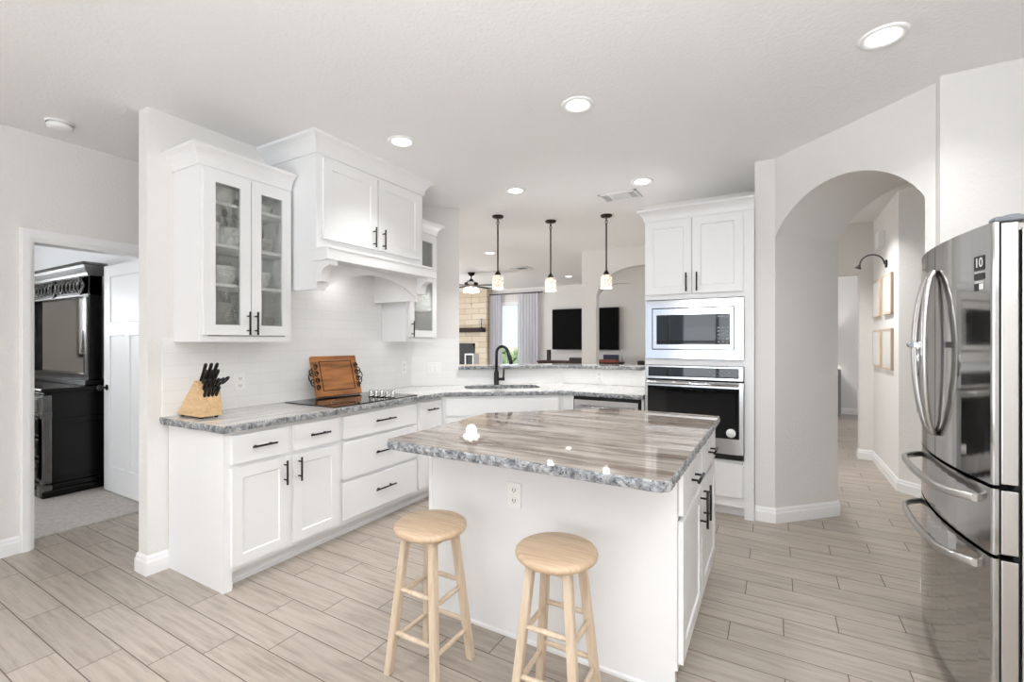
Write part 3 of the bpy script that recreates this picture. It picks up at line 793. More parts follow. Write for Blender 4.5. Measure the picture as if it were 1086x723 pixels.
# ------------------------------------------------------------------ sink and faucet
u = thing('kitchen_sink', 'double bowl undermount sink in the angled corner of counter', 'sink', (SKC.x, SKC.y, .66), sA)
for s in (-1, 1):
    b = B(); x0, x1 = (.012, .355) if s > 0 else (-.355, -.012); y0, y1 = -.165, .165
    for q in ((x0, x1, y0, y1, 0, .008), (x0 - .008, x0, y0, y1, 0, .213), (x1, x1 + .008, y0, y1, 0, .213), (x0, x1, y0 - .008, y0, 0, .213), (x0, x1, y1, y1 + .008, 0, .213)): bx(b, *q)
    bo = obj('sink_bowl', b, 'steel_side', u)
    b = B(); lathe(b, [(0, .009), (.04, .009), (.042, .011), (0, .012)], 20, ((x0 + x1) / 2, 0, 0)); obj('drain', b, 'chrome', bo)
FA = Vector((-2.517, 4.077, .914))
u = thing('kitchen_faucet', 'matte black gooseneck pull-down faucet behind the sink', 'faucet', FA)
b = B(); lathe(b, [(0, 0), (.027, 0), (.027, .008), (.026, .012), (.026, .125), (.019, .145), (.0155, .16), (0, .15)], 20); obj('faucet_body', b, 'black', u)
fd = Vector((.93, -.37, 0)).normalized(); b = B(); pts = [Vector((0, 0, .14)), Vector((0, 0, .30))]
for i in range(1, 13):
    a = PI * i / 12 * .93; pts.append(Vector((0, 0, .33)) + fd * (.098 * (1 - math.cos(a))) + Vector((0, 0, .07 * math.sin(a))))
tube(b, pts, .0155, 12); obj('spout', b, 'black', u)
e = pts[-1]; d_ = (pts[-1] - pts[-2]).normalized()
b = B(); tube(b, [e, e + d_ * .02, e + d_ * .09, e + d_ * .13], [.0155, .019, .022, .020], 12); obj('spray_head', b, 'black', u)
b = B(); hd = Vector((.88, .47, 0)).normalized(); tube(b, [(0, 0, .06), hd * .085 + Vector((0, 0, .06))], .0155, 12)
q = hd * .072 + Vector((0, 0, .065)); tube(b, [q, q + Vector((0, 0, .10)) + hd * .004], [.0105, .009], 8); obj('lever', b, 'black', u)

# ------------------------------------------------------------------ cooktop
u = thing('cooktop', 'black glass electric cooktop set in counter under the hood', 'cooktop', (-3.13, 2.11, .914))
b = B(); bx(b, 0, .54, 0, .83, .0, .008, .002); gl = obj('glass_top', b, 'glass_black', u)
for (x, y, r) in ((.15, .2, .085), (.15, .56, .105), (.39, .22, .10)):
    b = B(); lathe(b, [(r, .0082), (r + .002, .0084), (r + .003, .0082)], 36, (x, y, 0)); obj('burner_ring', b, 'grey_cab', gl)
for i in range(5):
    b = B(); lathe(b, [(0, 0), (.021, 0), (.021, .012), (.016, .016), (.0165, .048), (.0145, .052), (0, .052)], 20, (.305 + i * .049, .545 + i * .010, .008))
    bx(b, .302 + i * .049, .308 + i * .049, .53 + i * .010, .56 + i * .010, .058, .064)
    obj('knob', b, 'chrome', u)

# ------------------------------------------------------------------ cutting board
u = thing('cutting_board', 'thick wooden cutting board with scrolled metal handles leaning upright on the cooktop', 'cutting board', (-3.055, 2.335, .934), math.radians(84))
lean = Matrix.Rotation(math.radians(-17), 4, 'X')
bw, bh, bt = .40, .33, .035
b = B(); bx(b, 0, bw, 0, bt, 0, bh, .005, lean); obj('board', b, 'board', u)
b = B()
for q in ((.055, bw - .055, .045, .050), (.055, bw - .055, bh - .050, bh - .045), (.055, .060, .045, bh - .045), (bw - .060, bw - .055, .045, bh - .045)): bx(b, q[0], q[1], -.0025, .003, q[2], q[3], 0, lean)
obj('juice_groove', b, 'darkwood', u)
for s in (0, 1):
    b = B(); x = .018 if s == 0 else bw - .018; sg = -1 if s == 0 else 1
    for k in range(4):
        zc = .075 + k * .055; pts = []
        for i in range(15):
            a = i / 14 * PI * 2.6; r = .022 * (1 - i / 22); pts.append(Vector((x + r * math.cos(a) * .8, -.004 - (k % 2) * .002, zc + r * math.sin(a) * 1.2)))
        tube(b, [lean @ p for p in pts], .0042, 6)
    xo = 0 if s == 0 else bw
    for zc, rr in ((.12, .03), (.16, .042), (.2, .03)):
        pts = [Vector((xo + sg * rr * math.sin(PI * i / 10), .012, zc + rr * math.cos(PI * i / 10))) for i in range(11)]
        tube(b, [lean @ p for p in pts], .004, 6)
    obj('handle', b, 'bronze', u)

# ------------------------------------------------------------------ knife block, knives
KX, KY, KZ = -3.165, 1.42, .9145
u = thing('knife_block', 'light wood knife block full of black handled knives on counter end', 'knife block', (KX, KY, KZ))
b = B(); prism(b, [(0, .012), (.272, .012), (.272, .085), (.245, .205), (.205, .222)], 0, .118, XZ); obj('block', b, 'block', u)
b = B()
for x in (.03, .235):
    for y in (.01, .095): bx(b, x, x + .02, y, y + .012, 0, .013)
obj('rubber_foot', b, 'slot', u)
n = 0
kd = Vector((.52, 0, .855)).normalized()
for row, (fx, fz, cnt, L) in enumerate(((.222, .216, 3, .125), (.244, .195, 3, .105), (.253, .160, 4, .085), (.262, .120, 4, .075))):
    for k in range(cnt):
        y = .018 + (k + .5) * (.085 / cnt)
        a = Vector((fx - .012, y, fz)) + Vector((0, (k - cnt / 2) * .0, 0))
        dv = (kd + Vector((0, (k - (cnt - 1) / 2) * .03, 0))).normalized()
        t = thing('kitchen_knife', ['black handled large knife in the top row of the block', 'black handled knife in the second row of the block', 'black handled knife in the third row of the block', 'short black handled knife in the lowest row of the block'][row], 'knife', (KX + a.x, KY + a.y, KZ + a.z), 0, ['knives in the top row of the block', 'knives in the second row of the block', 'knives in the third row of the block', 'knives in the lowest row of the block'][row])
        b = B(); tube(b, [dv * 0, dv * .012, dv * (L * .5), dv * (L * .9), dv * L], [.008, .0095, .0085, .0105, .007], 8); hnd = obj('handle', b, 'black', t)
        b = B(); tube(b, [dv * -.05, dv * .006], [.004, .006], 6); obj('blade', b, 'chrome', t)
t = thing('kitchen_scissors', 'black handled kitchen scissors with open finger loops in the knife block', 'scissors', (KX + .25, KY + .085, KZ + .16))
b = B(); dv = Vector((.62, .15, .55)).normalized(); sd = Vector((-.3, .9, .1)).normalized()
tube(b, [dv * 0, dv * .06], .007, 8)
for s in (-1, 1):
    c = dv * .09 + sd * (.017 * s); tube(b, [c + dv * (.03 * math.cos(2 * PI * i / 14)) + sd * (.015 * math.sin(2 * PI * i / 14)) for i in range(15)], .0055, 8)
obj('handle', b, 'black', t)
b = B(); tube(b, [dv * -.06, dv * 0], [.003, .006], 6); obj('blade', b, 'chrome', t)

# ------------------------------------------------------------------ crockery behind the glass
def plate_bm(r, h=.012):
    b = B(); lathe(b, [(0, .003), (r * .55, .003), (r * .62, .006), (r, h), (r, h + .003), (r * .6, .009), (0, .006)], 28); return b
def bowl_bm(r, h):
    b = B(); lathe(b, [(0, .004), (r * .45, .004), (r * .5, 0), (r * .55, .004), (r * .85, h * .45), (r, h), (r * .96, h), (r * .8, h * .48), (r * .5, .012), (0, .01)], 28); return b
def mug_bm():
    b = B(); lathe(b, [(0, 0), (.036, 0), (.04, .006), (.041, .09), (.037, .09), (.035, .01), (0, .008)], 20)
    tube(b, [(.04, 0, .075), (.06, 0, .07), (.066, 0, .05), (.058, 0, .03), (.04, 0, .022)], .005, 6); return b
cups = {}
def place(kind, label, cat, group, mk, mat, loc, rot=0):
    key = (kind, label)
    if key in cups:
        o = cups[key].copy(); COL.objects.link(o)
    else:
        o = obj(kind, mk(), mat); cups[key] = o; tag(o, label, cat, group)
    o.location = loc; o.rotation_euler[2] = rot; return o
zb = 1.365 + .037
for k in range(15): place('dinner_plate', 'dinner plate in the big stack behind the left glass door of the near cabinet', 'plate', 'plates behind the left door, bottom shelf', lambda: plate_bm(.115), 'stoneware', (-3.06, 1.585, zb + k * .0135))
for k in range(9): place('salad_plate', 'plate in the stack behind the right glass door of the near cabinet, bottom', 'plate', 'plates behind the right door, bottom shelf', lambda: plate_bm(.10), 'stoneware', (-3.06, 1.865, zb + k * .0145))
zs = [1.365 + s + .0105 for s in SH1]
for k in range(3): place('serving_bowl', 'white bowl of the wide nest on the second shelf, left glass door', 'bowl', 'bowls on second shelf, left', lambda: bowl_bm(.085, .075), 'porcelain', (-3.05, 1.62, zs[0] + k * .022))
place('soup_tureen', 'large pale pot on the second shelf behind the right glass door', 'pot', None, lambda: bowl_bm(.095, .11), 'porcelain', (-3.07, 1.86, zs[0]))
for k in range(2): place('coffee_mug', 'white mug beside the bowl nest on the second shelf', 'mug', 'mugs on second shelf', mug_bm, 'porcelain', (-3.0 - .1 * k, 1.49, zs[0]), .5)
for k in range(6): place('cereal_bowl', 'white bowl in the tall nest on the third shelf, left glass door', 'bowl', 'bowls on third shelf, left', lambda: bowl_bm(.062, .05), 'porcelain', (-3.03, 1.535, zs[1] + k * .018))
for k in range(2): place('mixing_bowl', 'deep white bowl beside the nest on the third shelf', 'bowl', 'deep bowls on the third shelf', lambda: bowl_bm(.07, .1), 'porcelain', (-3.06, 1.67, zs[1] + k * .03))
for k in range(7): place('side_plate', 'small plate in the low stack on the third shelf, right glass door', 'plate', 'plates on third shelf, right', lambda: plate_bm(.085), 'stoneware', (-3.05, 1.86, zs[1] + k * .0135))
place('glass_pitcher', 'large pale bowl on the top shelf of near glass cabinet', 'bowl', None, lambda: bowl_bm(.10, .11), 'porcelain', (-3.07, 1.62, zs[2]))
place('casserole_dish', 'round white dish on the top shelf behind the right glass door', 'dish', None, lambda: bowl_bm(.09, .07), 'porcelain', (-3.07, 1.87, zs[2]))
for k in range(3): place('tea_cup', 'small white cup on the bottom of the far glass cabinet', 'cup', 'cups in far glass cabinet', mug_bm, 'porcelain', (-3.0 - .03 * k, 3.27 + .085 * k, zb))
place('fruit_bowl', 'grey bowl on the middle shelf of far glass cabinet', 'bowl', None, lambda: bowl_bm(.09, .08), 'stoneware', (-3.06, 3.33, 1.365 + .3105))

# ------------------------------------------------------------------ bar stools
def stool():
    u = thing('bar_stool', 'round natural wood bar stool standing further left, nearer the wall cabinets', 'stool')
    b = B(); lathe(b, [(0, .577), (.142, .577), (.150, .584), (.1525, .592), (.150, .602), (.140, .608), (0, .609)], 48); obj('seat', b, 'stool_seat', u)
    T, Bo, w = .085, .137, .0155
    legs = []
    for sx in (-1, 1):
        for sy in (-1, 1):
            b = B(); vs = []
            for z, k in ((0, Bo), (.577, T)):
                c = Vector((sx * (k - w), sy * (k - w), z))
                vs.append([b.verts.new(c + Vector(q)) for q in ((-w, -w, 0), (w, -w, 0), (w, w, 0), (-w, w, 0))])
            for i in range(4): b.faces.new((vs[0][i], vs[0][(i + 1) % 4], vs[1][(i + 1) % 4], vs[1][i]))
            b.faces.new(vs[0]); b.faces.new(vs[1])
            bmesh.ops.recalc_face_normals(b, faces=b.faces[:]); bmesh.ops.bevel(b, geom=b.edges[:], offset=.003, segments=2, affect='EDGES')
            obj('leg', b, 'stool_leg', u)
    def at(z, sx, sy): k = Bo - w + (T - Bo) * z / .577; return Vector((sx * k, sy * k, z))
    for (p, q, zz) in (((-1, -1), (1, -1), (.17, .345)), ((-1, 1), (1, 1), (.17, .345)), ((-1, -1), (-1, 1), (.135, .32)), ((1, -1), (1, 1), (.135, .32))):
        for z in zz:
            a, c = at(z, *p), at(z, *q); m = (a + c) / 2
            b = B(); tube(b, [a, a + (m - a) * .3, m, m + (c - m) * .7, c], [.0075, .0095, .0105, .0095, .0075], 10); obj('rung', b, 'stool_leg', u)
    b = B(); t_ = T - w
    for (p, q) in (((-1, -1), (1, -1)), ((1, -1), (1, 1)), ((1, 1), (-1, 1)), ((-1, 1), (-1, -1))):
        a, c = at(.562, *p), at(.562, *q); d = (c - a).normalized(); n_ = Vector((d.y, -d.x, 0)) * .006
        vs = [b.verts.new(v) for v in (a - n_ + Vector((0, 0, -.018)), c - n_ + Vector((0, 0, -.018)), c + n_ + Vector((0, 0, -.018)), a + n_ + Vector((0, 0, -.018)), a - n_ + Vector((0, 0, .015)), c - n_ + Vector((0, 0, .015)), c + n_ + Vector((0, 0, .015)), a + n_ + Vector((0, 0, .015)))]
        for f in ((0, 1, 2, 3), (4, 5, 6, 7), (0, 1, 5, 4), (1, 2, 6, 5), (2, 3, 7, 6), (3, 0, 4, 7)): b.faces.new([vs[i] for i in f])
    obj('apron', b, 'stool_leg', u)
    return u
s1 = stool(); s1.location = (-1.262, 1.515, 0); s1['group'] = 'bar stools at the island'
dup(s1, (-.700, 1.555, 0), math.radians(2), 'round natural wood bar stool standing further right, in front of the outlet side of island')

# ------------------------------------------------------------------ refrigerator
FX, FY, FW = .635, 3.02, .866
u = thing('refrigerator', 'large stainless french door refrigerator with curved handles at the right edge', 'refrigerator', (FX, FY, 0), -R90)
def bow(x): t_ = (x - FW / 2) / (FW / 2); return -.045 * (1 - t_ * t_)
def front(x0, x1, z0, z1, name, lab=None):
    n = 12; pts = [(x0 + (x1 - x0) * i / n, bow(x0 + (x1 - x0) * i / n)) for i in range(n + 1)]
    e = .005
    if x1 > FW - .01: pts[-1] = (x1 - e, pts[-1][1] - .001); pts.append((x1 - .001, .003)); pts.append((x1, .008))
    if x0 < .01: pts[0] = (x0 + e, pts[0][1] - .001); pts = [(x0, .008), (x0 + .001, .003)] + pts
    b = B(); prism(b, pts + [(x1, .018), (x0, .018)], z0, z1)
    o = obj(name, b, 'steel_fridge', u)
    b = B(); bx(b, x0 + .001, x1 - .001, .024, .066, z0 + .004, z1 - .004, .003); obj('door_liner' if name == 'door' else 'drawer_liner', b, 'steel_side', o)
    b = B(); bx(b, x0 + .006, x1 - .004, .017, .025, z0 + .004, z1 - .004); obj('seal', b, 'gap', o)
    return o
b = B(); bx(b, .004, FW - .004, .075, .80, .02, 1.745, .004); obj('cabinet_case', b, 'steel_side', u)
b = B(); bx(b, .03, FW - .02, .060, .0745, .03, 1.74); obj('door_gasket', b, 'gap', u)
b = B(); bx(b, FW - .006, FW - .0035, .198, .204, .02, 1.745); obj('case_seam', b, 'slot', u)
ld = front(0, FW / 2 - .003, .885, 1.77, 'door'); rd = front(FW / 2 + .003, FW, .885, 1.77, 'door')
md = front(0, FW, .65, .872, 'drawer'); bd = front(0, FW, .07, .637, 'drawer')
b = B(); bx(b, .02, FW - .02, .05, .70, .0, .068); obj('kick_plate', b, 'slot', u)
for x in (.035, FW - .035):
    b = B(); bx(b, x - .03, x + .03, .01, .12, 1.772, 1.79, .006); lathe(b, [(0, 0), (.022, 0), (.022, .02), (0, .022)], 16, (x, .06, 1.775)); obj('hinge_cap', b, 'grey_cab', u)
def bar_handle(door, sgn):
    xc = FW / 2 + sgn * .028; b = B(); pts = []; n = 22
    for i in range(n + 1):
        t_ = -1 + 2 * i / n; s = 1 - t_ * t_
        pts.append((xc + sgn * (.050 * s - .008), bow(xc) - .008 - .046 * s ** .6, 1.32 + .345 * t_))
    # flat wide bar
    prev = None
    for i, p in enumerate(pts):
        wv = .021; dv = .010
        ring = [b.verts.new((p[0] + a * wv, p[1] + c * dv, p[2])) for a, c in ((-1, -.6), (-.6, -1), (.6, -1), (1, -.6), (1, .6), (.6, 1), (-.6, 1), (-1, .6))]
        if prev:
            for k in range(8): f = b.faces.new((prev[k], prev[(k + 1) % 8], ring[(k + 1) % 8], ring[k])); f.smooth = True
        else: b.faces.new(ring[::-1])
        prev = ring
    b.faces.new(prev)
    obj('handle', b, 'steel_side', door)
bar_handle(ld, -1); bar_handle(rd, 1)
def draw_handle(door, z):
    b = B(); n = 20; xa, xb = .055, FW - .075; prev = None
    for i in range(n + 1):
        t_ = -1 + 2 * i / n; s = 1 - t_ * t_; x = (xa + xb) / 2 + (xb - xa) / 2 * t_
        y = bow(x) - .006 - .062 * min(1, s * 2.2) ** .6
        ring = [b.verts.new((x, y + a * .010, z + c * .0135)) for a, c in ((-1, -.6), (-.6, -1), (.6, -1), (1, -.6), (1, .6), (.6, 1), (-.6, 1), (-1, .6))]
        if prev:
            for k in range(8): f = b.faces.new((prev[k], prev[(k + 1) % 8], ring[(k + 1) % 8], ring[k])); f.smooth = True
        else: b.faces.new(ring[::-1])
        prev = ring
    b.faces.new(prev); obj('handle', b, 'steel_side', door)
draw_handle(md, .815); draw_handle(bd, .585)
# dispenser on the far door
b = B(); bx(b, .07, .27, bow(.17) - .004, .02, 1.02, 1.52, .004); dsp = obj('dispenser', b, 'steel_side', ld)
b = B(); bx(b, .10, .24, bow(.17) - .0055, .0, 1.05, 1.30); obj('dispenser_recess', b, 'glass_black', ld)
t = thing('fridge_latch', 'small shiny metal latch clipped across the two refrigerator door handles', 'latch', (FX - .103, FY - FW / 2, 1.345), -R90)
b = B(); bx(b, -.080, .080, -.012, .001, -.004, .022, .003); obj('latch_bar', b, 'chrome', t)
b = B(); tube(b, [(.0, -.016, .008), (-.03, -.02, .008)], .012, 10); obj('latch_knob', b, 'chrome', t)
b = B(); tube(b, [(.07, -.012, .0), (.078, -.014, -.05), (.07, -.012, -.12)], .004, 8); obj('latch_strap', b, 'chrome', t)
# warranty badge on the near door
def text_bm(s, size, ext=.0006):
    cu = bpy.data.curves.new('t', 'FONT'); cu.body = s; cu.size = size; cu.extrude = ext; cu.align_x = 'CENTER'; cu.align_y = 'CENTER'
    to = bpy.data.objects.new('t', cu); me = to.to_mesh(); b = B(); b.from_mesh(me); to.to_mesh_clear()
    bpy.data.objects.remove(to); bpy.data.curves.remove(cu); return b
bxm = FW - .062; by = bow(bxm); ang = math.atan2(bow(bxm + .01) - bow(bxm - .01), .02)
Mb = Matrix.Translation((bxm, by - .001, 0)) @ Matrix.Rotation(ang, 4, 'Z')
b = B(); bx(b, -.028, .028, -.0008, .002, 1.618, 1.668, 0, Mb); bx(b, -.028, .028, -.0008, .002, 1.585, 1.606, 0, Mb); bx(b, -.028, -.006, -.0008, .002, 1.547, 1.572, 0, Mb)
bg = obj('badge', b, 'slot', rd)
b = text_bm('10', .046); b.transform(Mb @ Matrix.Translation((0, -.0014, 1.643)) @ Matrix.Rotation(PI / 2, 4, 'X')); obj('badge_number', b, 'white_plastic', rd)
b = B()
for z in (1.611, 1.579, 1.575): bx(b, -.024, .024, -.001, .0, z - .001, z + .001, 0, Mb)
bx(b, .0, .024, -.001, .0, 1.55, 1.57, 0, Mb)
obj('badge_lines', b, 'white_plastic', rd)

# ------------------------------------------------------------------ ceiling fittings
def downlight(x, y, label, pw=1.0, spread=95):
    u = thing('recessed_ceiling_light', label, 'ceiling light', (x, y, CZ))
    b = B(); lathe(b, [(.062, -.001), (.064, -.006), (.088, -.012), (.093, -.006), (.094, 0)], 36); obj('trim_ring', b, 'white_plastic', u)
    b = B(); lathe(b, [(0, -.009), (.05, -.0085), (.064, -.004), (.064, -.001), (0, -.001)], 36); obj('lens', b, 'lens', u)
    a = area('downlight_beam', (x, y, CZ - .02), (0, 0, 0), .12, .12, DOWN_POWER * pw, LAMP, 'DISK', math.radians(spread))
downlight(-2.23, 2.37, 'round recessed ceiling light beside the top of the range hood', .4)
downlight(-.995, 2.51, 'round recessed ceiling light above the island', 1.0, 150)
downlight(-2.055, 3.66, 'round recessed ceiling light above the corner sink')
downlight(-.992, 3.99, 'round recessed ceiling light next to the ceiling vent and oven cabinet', .8, 120)
downlight(.424, 2.63, 'round recessed ceiling light nearest the refrigerator', .9, 130)
downlight(-3.85, 6.05, 'recessed living room ceiling light behind the left pendant')
downlight(-3.81, 9.09, 'recessed living room ceiling light above the television')
downlight(-2.2, .3, 'recessed ceiling light behind the viewer on the cabinet side', .8)
downlight(.55, .45, 'added unseen ceiling light above the viewer on the refrigerator side', 1.1, 160)  # out-of-view fitting added to brighten the arch jamb
area('added_hall_fill', (.35, 5.6, CZ - .03), (0, 0, 0), .14, .14, 17, LAMP, 'DISK', math.radians(120))  # added fill with no fixture, lifts the hall side of the arch
area('hood_lamp', (-2.95, 2.53, 1.96), (0, 0, 0), .3, .12, 1.0, LAMP)

def vent(label, x, y, w, d, dark):
    u = thing('ceiling_vent', label, 'vent', (x, y, CZ))
    b = B()
    for q in ((-w / 2, w / 2, -d / 2, -d / 2 + .025), (-w / 2, w / 2, d / 2 - .025, d / 2), (-w / 2, -w / 2 + .025, -d / 2, d / 2), (w / 2 - .025, w / 2, -d / 2, d / 2)): bx(b, *q, -.012, -.001, .002)
    obj('frame', b, 'white_plastic', u)
    b = B(); bx(b, -w / 2 + .02, w / 2 - .02, -d / 2 + .02, d / 2 - .02, -.004, -.002); obj('duct', b, 'slot', u)
    for k in range(7):
        b = B(); y0 = -d / 2 + .03 + k * (d - .06) / 6.3; bx(b, -w / 2 + .09, w / 2 - .09, y0, y0 + .022, -.009, -.005, 0, None); obj('louvre', b, 'white_plastic' if not dark else 'grey_cab', u)
    for s in (-1, 1):
        for k in range(4):
            b = B(); x0 = s * (w / 2 - .035 - k * .017); bx(b, x0 - .004, x0 + .004, -d / 2 + .028, d / 2 - .028, -.009, -.003); obj('louvre', b, 'white_plastic', u)
vent('white rectangular kitchen ceiling vent beside the recessed light by the oven cabinet', -1.27, 4.28, .36, .25, False)
vent('small ceiling vent far back in the living room', -4.14, 7.6, .36, .25, True)
u = thing('smoke_detector', 'round white smoke detector on ceiling above the bedroom doorway', 'smoke detector', (-3.90, 1.10, CZ))
b = B(); lathe(b, [(0, -.001), (.07, -.001), (.072, -.012), (.066, -.014)], 32); obj('mount_plate', b, 'white_plastic', u)
b = B(); lathe(b, [(.058, -.012), (.06, -.020), (.064, -.022), (.062, -.038), (.045, -.046), (0, -.048)], 32); obj('housing', b, 'white_plastic', u)
b = B(); lathe(b, [(.058, -.013), (.0595, -.021), (.055, -.021)], 32); obj('sensor_slot', b, 'grey_cab', u)

# pendants
def pendant(x, y, label):
    u = thing('pendant_light', label, 'pendant lamp', (x, y, CZ), 0, 'pendant lamps over the bar')
    b = B(); lathe(b, [(0, 0), (.062, 0), (.064, -.008), (.055, -.022), (.02, -.028), (0, -.028)], 28); obj('canopy', b, 'bronze', u)
    b = B()
    for k in range(2):
        c = Vector((0, 0, -.045 - k * .032)); ax = Vector((1, 0, 0)) if k % 2 else Vector((0, 1, 0))
        tube(b, [c + ax * (.012 * math.cos(2 * PI * i / 12)) + Vector((0, 0, .02 * math.sin(2 * PI * i / 12))) for i in range(13)], .0045, 6)
    obj('chain_link', b, 'bronze', u)
    b = B(); tube(b, [(0, 0, -.09), (0, 0, -.62)], .0085, 8); obj('rod', b, 'bronze', u)
    b = B(); lathe(b, [(0, -.60), (.010, -.60), (.022, -.622), (.034, -.640), (.036, -.655), (0, -.655)], 24); obj('socket_cap', b, 'bronze', u)
    b = B(); lathe(b, [(.03, -.648), (.052, -.66), (.062, -.69), (.064, -.80), (.060, -.80), (.058, -.69), (.05, -.664), (.03, -.652)], 28); obj('glass_shade', b, 'shade', u)
    b = B(); lathe(b, [(0, -.66), (.016, -.67), (.03, -.73), (.03, -.76), (.018, -.79), (0, -.795)], 16); obj('bulb', b, 'bulb', u)
    l = bpy.data.lights.new('pendant_glow', 'POINT'); l.energy = 6; l.color = LAMP; l.shadow_soft_size = .03
    lo_ = bpy.data.objects.new('pendant_glow', l); COL.objects.link(lo_); lo_.location = (x, y, CZ - .86)
pendant(-2.645, 4.313, 'mosaic glass pendant lamp on the left, above the faucet end of the bar')
pendant(-2.225, 4.781, 'middle mosaic glass pendant lamp of the three over the bar')
pendant(-1.598, 4.868, 'mosaic glass pendant lamp on the right, next to the oven cabinet')

# ------------------------------------------------------------------ living room
u = thing('ceiling_fan', 'dark ceiling fan with glowing glass light kit in the living room', 'ceiling fan', (-5.30, 7.62, CZ))
b = B(); lathe(b, [(0, 0), (.075, 0), (.06, -.05), (.02, -.07), (.012, -.08), (.012, -.16), (0, -.16)], 24); obj('downrod', b, 'bronze', u)
b = B(); lathe(b, [(0, -.13), (.03, -.13), (.06, -.19), (.13, -.20), (.145, -.235), (.12, -.27), (.05, -.29), (0, -.29)], 28); obj('motor_housing', b, 'bronze', u)
for k in range(5):
    a = math.radians(16 + 72 * k); b = B(); prism(b, [(.12, -.02), (.25, -.055), (.66, -.07), (.68, 0), (.66, .07), (.25, .055), (.12, .02)], -.262, -.252, Matrix.Rotation(a, 4, 'Z')); obj('blade', b, 'darkwood', u)
for k in range(4):
    a = math.radians(25 + 90 * k); c = (.095 * math.cos(a), .095 * math.sin(a), -.30)
    b = B(); lathe(b, [(.018, 0), (.035, -.02), (.062, -.06), (.07, -.09), (.05, -.1), (0, -.1)], 16, c); obj('light_shade', b, 'bulb', u)
b = B(); tube(b, [(0, 0, -.29), (0, 0, -.62)], .002, 6); lathe(b, [(0, 0), (.008, .005), (.008, .02), (0, .03)], 10, (0, 0, -.65)); obj('pull_chain', b, 'bronze', u)
l = bpy.data.lights.new('fan_glow', 'POINT'); l.energy = 9; l.color = LAMP; l.shadow_soft_size = .1
lo_ = bpy.data.objects.new('fan_glow', l); COL.objects.link(lo_); lo_.location = (-5.3, 7.62, CZ - .48)

u = thing('stone_fireplace', 'tan stacked limestone fireplace chimney rising to the living room ceiling', 'fireplace', (-8.06, 10.30, 0))
b = B(); bx(b, 0, .35, 0, .19, 0, CZ - .002); bx(b, 1.0, 1.40, 0, .19, 0, CZ - .002); bx(b, .35, 1.0, 0, .19, 1.30, CZ - .002); bx(b, .35, 1.0, 0, .19, 0, .35); bx(b, .35, 1.0, .15, .19, .35, 1.3); obj('chimney_breast', b, 'stone', u)
b = B()
for q in ((.33, .40, .34, 1.31), (.95, 1.02, .34, 1.31), (.33, 1.02, 1.22, 1.31), (.33, 1.02, .34, .40)): bx(b, q[0], q[1], -.015, .05, q[2], q[3])
obj('firebox_frame', b, 'slot', u)
b = B(); bx(b, .40, .95, .02, .03, .40, 1.22); obj('fire_glass', b, 'slot', u)
b = B(); bx(b, .05, 1.36, -.17, -.001, 1.605, 1.725, .006); obj('mantel_shelf', b, 'darkwood', u)
u = thing('candlestick', 'slim black candlestick on the fireplace mantel', 'candlestick', (-6.78, 10.22, 1.726))
b = B(); lathe(b, [(0, 0), (.04, 0), (.04, .01), (.01, .02), (.008, .08), (.018, .1), (.008, .12), (.008, .22), (.022, .24), (.0, .245)], 16); obj('stick', b, 'slot', u)
u = thing('candle_lantern', 'small black and white lantern standing before the stone fireplace', 'lantern', (-6.24, 9.0, 0))
b = B(); bx(b, -.11, .11, -.10, .10, 0, .80, .01); obj('pedestal', b, 'darkwood', u)
b = B(); bx(b, -.10, .10, -.1, .1, .80, 1.04, .004); obj('lantern_body', b, 'slot', u)
b = B()
for q in ((-.125, -.10), (.10, .125)): bx(b, q[0], q[1], -.12, .12, .80, 1.04)
bx(b, -.125, .125, -.12, .12, 1.04, 1.07); obj('lantern_frame', b, 'trim', u)
# window, blind, curtains
b = B()
for q in ((-6.44, -6.36, .12, 2.40), (-5.70, -5.62, .12, 2.40), (-6.44, -5.62, .12, .20), (-6.44, -5.62, 2.32, 2.40)): bx(b, q[0], q[1], 10.49, 10.60, q[2], q[3])
wnd = struct('window_2', b, 'trim')
b = B(); bx(b, -6.36, -5.70, 10.55, 10.556, .20, 2.32); obj('window_pane', b, 'pane', wnd)
b = B()
for k in range(20): bx(b, -6.35, -5.71, 10.50, 10.535, 1.50 + k * .042, 1.507 + k * .042)
tag(obj('slatted_blind', b, 'trim'), 'half lowered slatted blind in the living room window', 'blind')
u = thing('curtain_rod', 'black curtain rod above the living room window', 'curtain rod', (0, 10.40, 2.60))
b = B(); tube(b, [(-6.64, 0, 0), (-5.08, 0, 0)], .013, 8); [lathe(b, [(0, -.02), (.02, 0), (0, .02)], 10, (x, 0, 0)) for x in (-6.63, -5.07)]; [bx(b, x, x + .015, 0, .098, -.01, .01) for x in (-6.55, -5.2)]; obj('rod', b, 'slot', u)
def curtain(x0, x1, lab):
    b = B(); n = 60; pr = None
    for i in range(n + 1):
        x = x0 + (x1 - x0) * i / n; y = 10.40 + .028 * math.sin(i * 2 * PI / 8.5) + .006 * math.sin(i * 1.7)
        c = [b.verts.new((x, y, .03)), b.verts.new((x, y * .4 + 10.40 * .6, 2.585)), b.verts.new((x, y + .004, .03)), b.verts.new((x, y * .4 + 10.40 * .6 + .004, 2.585))]
        if pr: b.faces.new((pr[0], c[0], c[1], pr[1])); b.faces.new((pr[2], c[2], c[3], pr[3]))
        pr = c
    tag(obj('curtain', b, 'curtain', smooth=True), lab, 'curtain', 'white curtains at the living room window')
curtain(-6.64, -6.29, 'white curtain panel on the fireplace side of the window'); curtain(-5.78, -5.18, 'white curtain panel on the television side of the window')
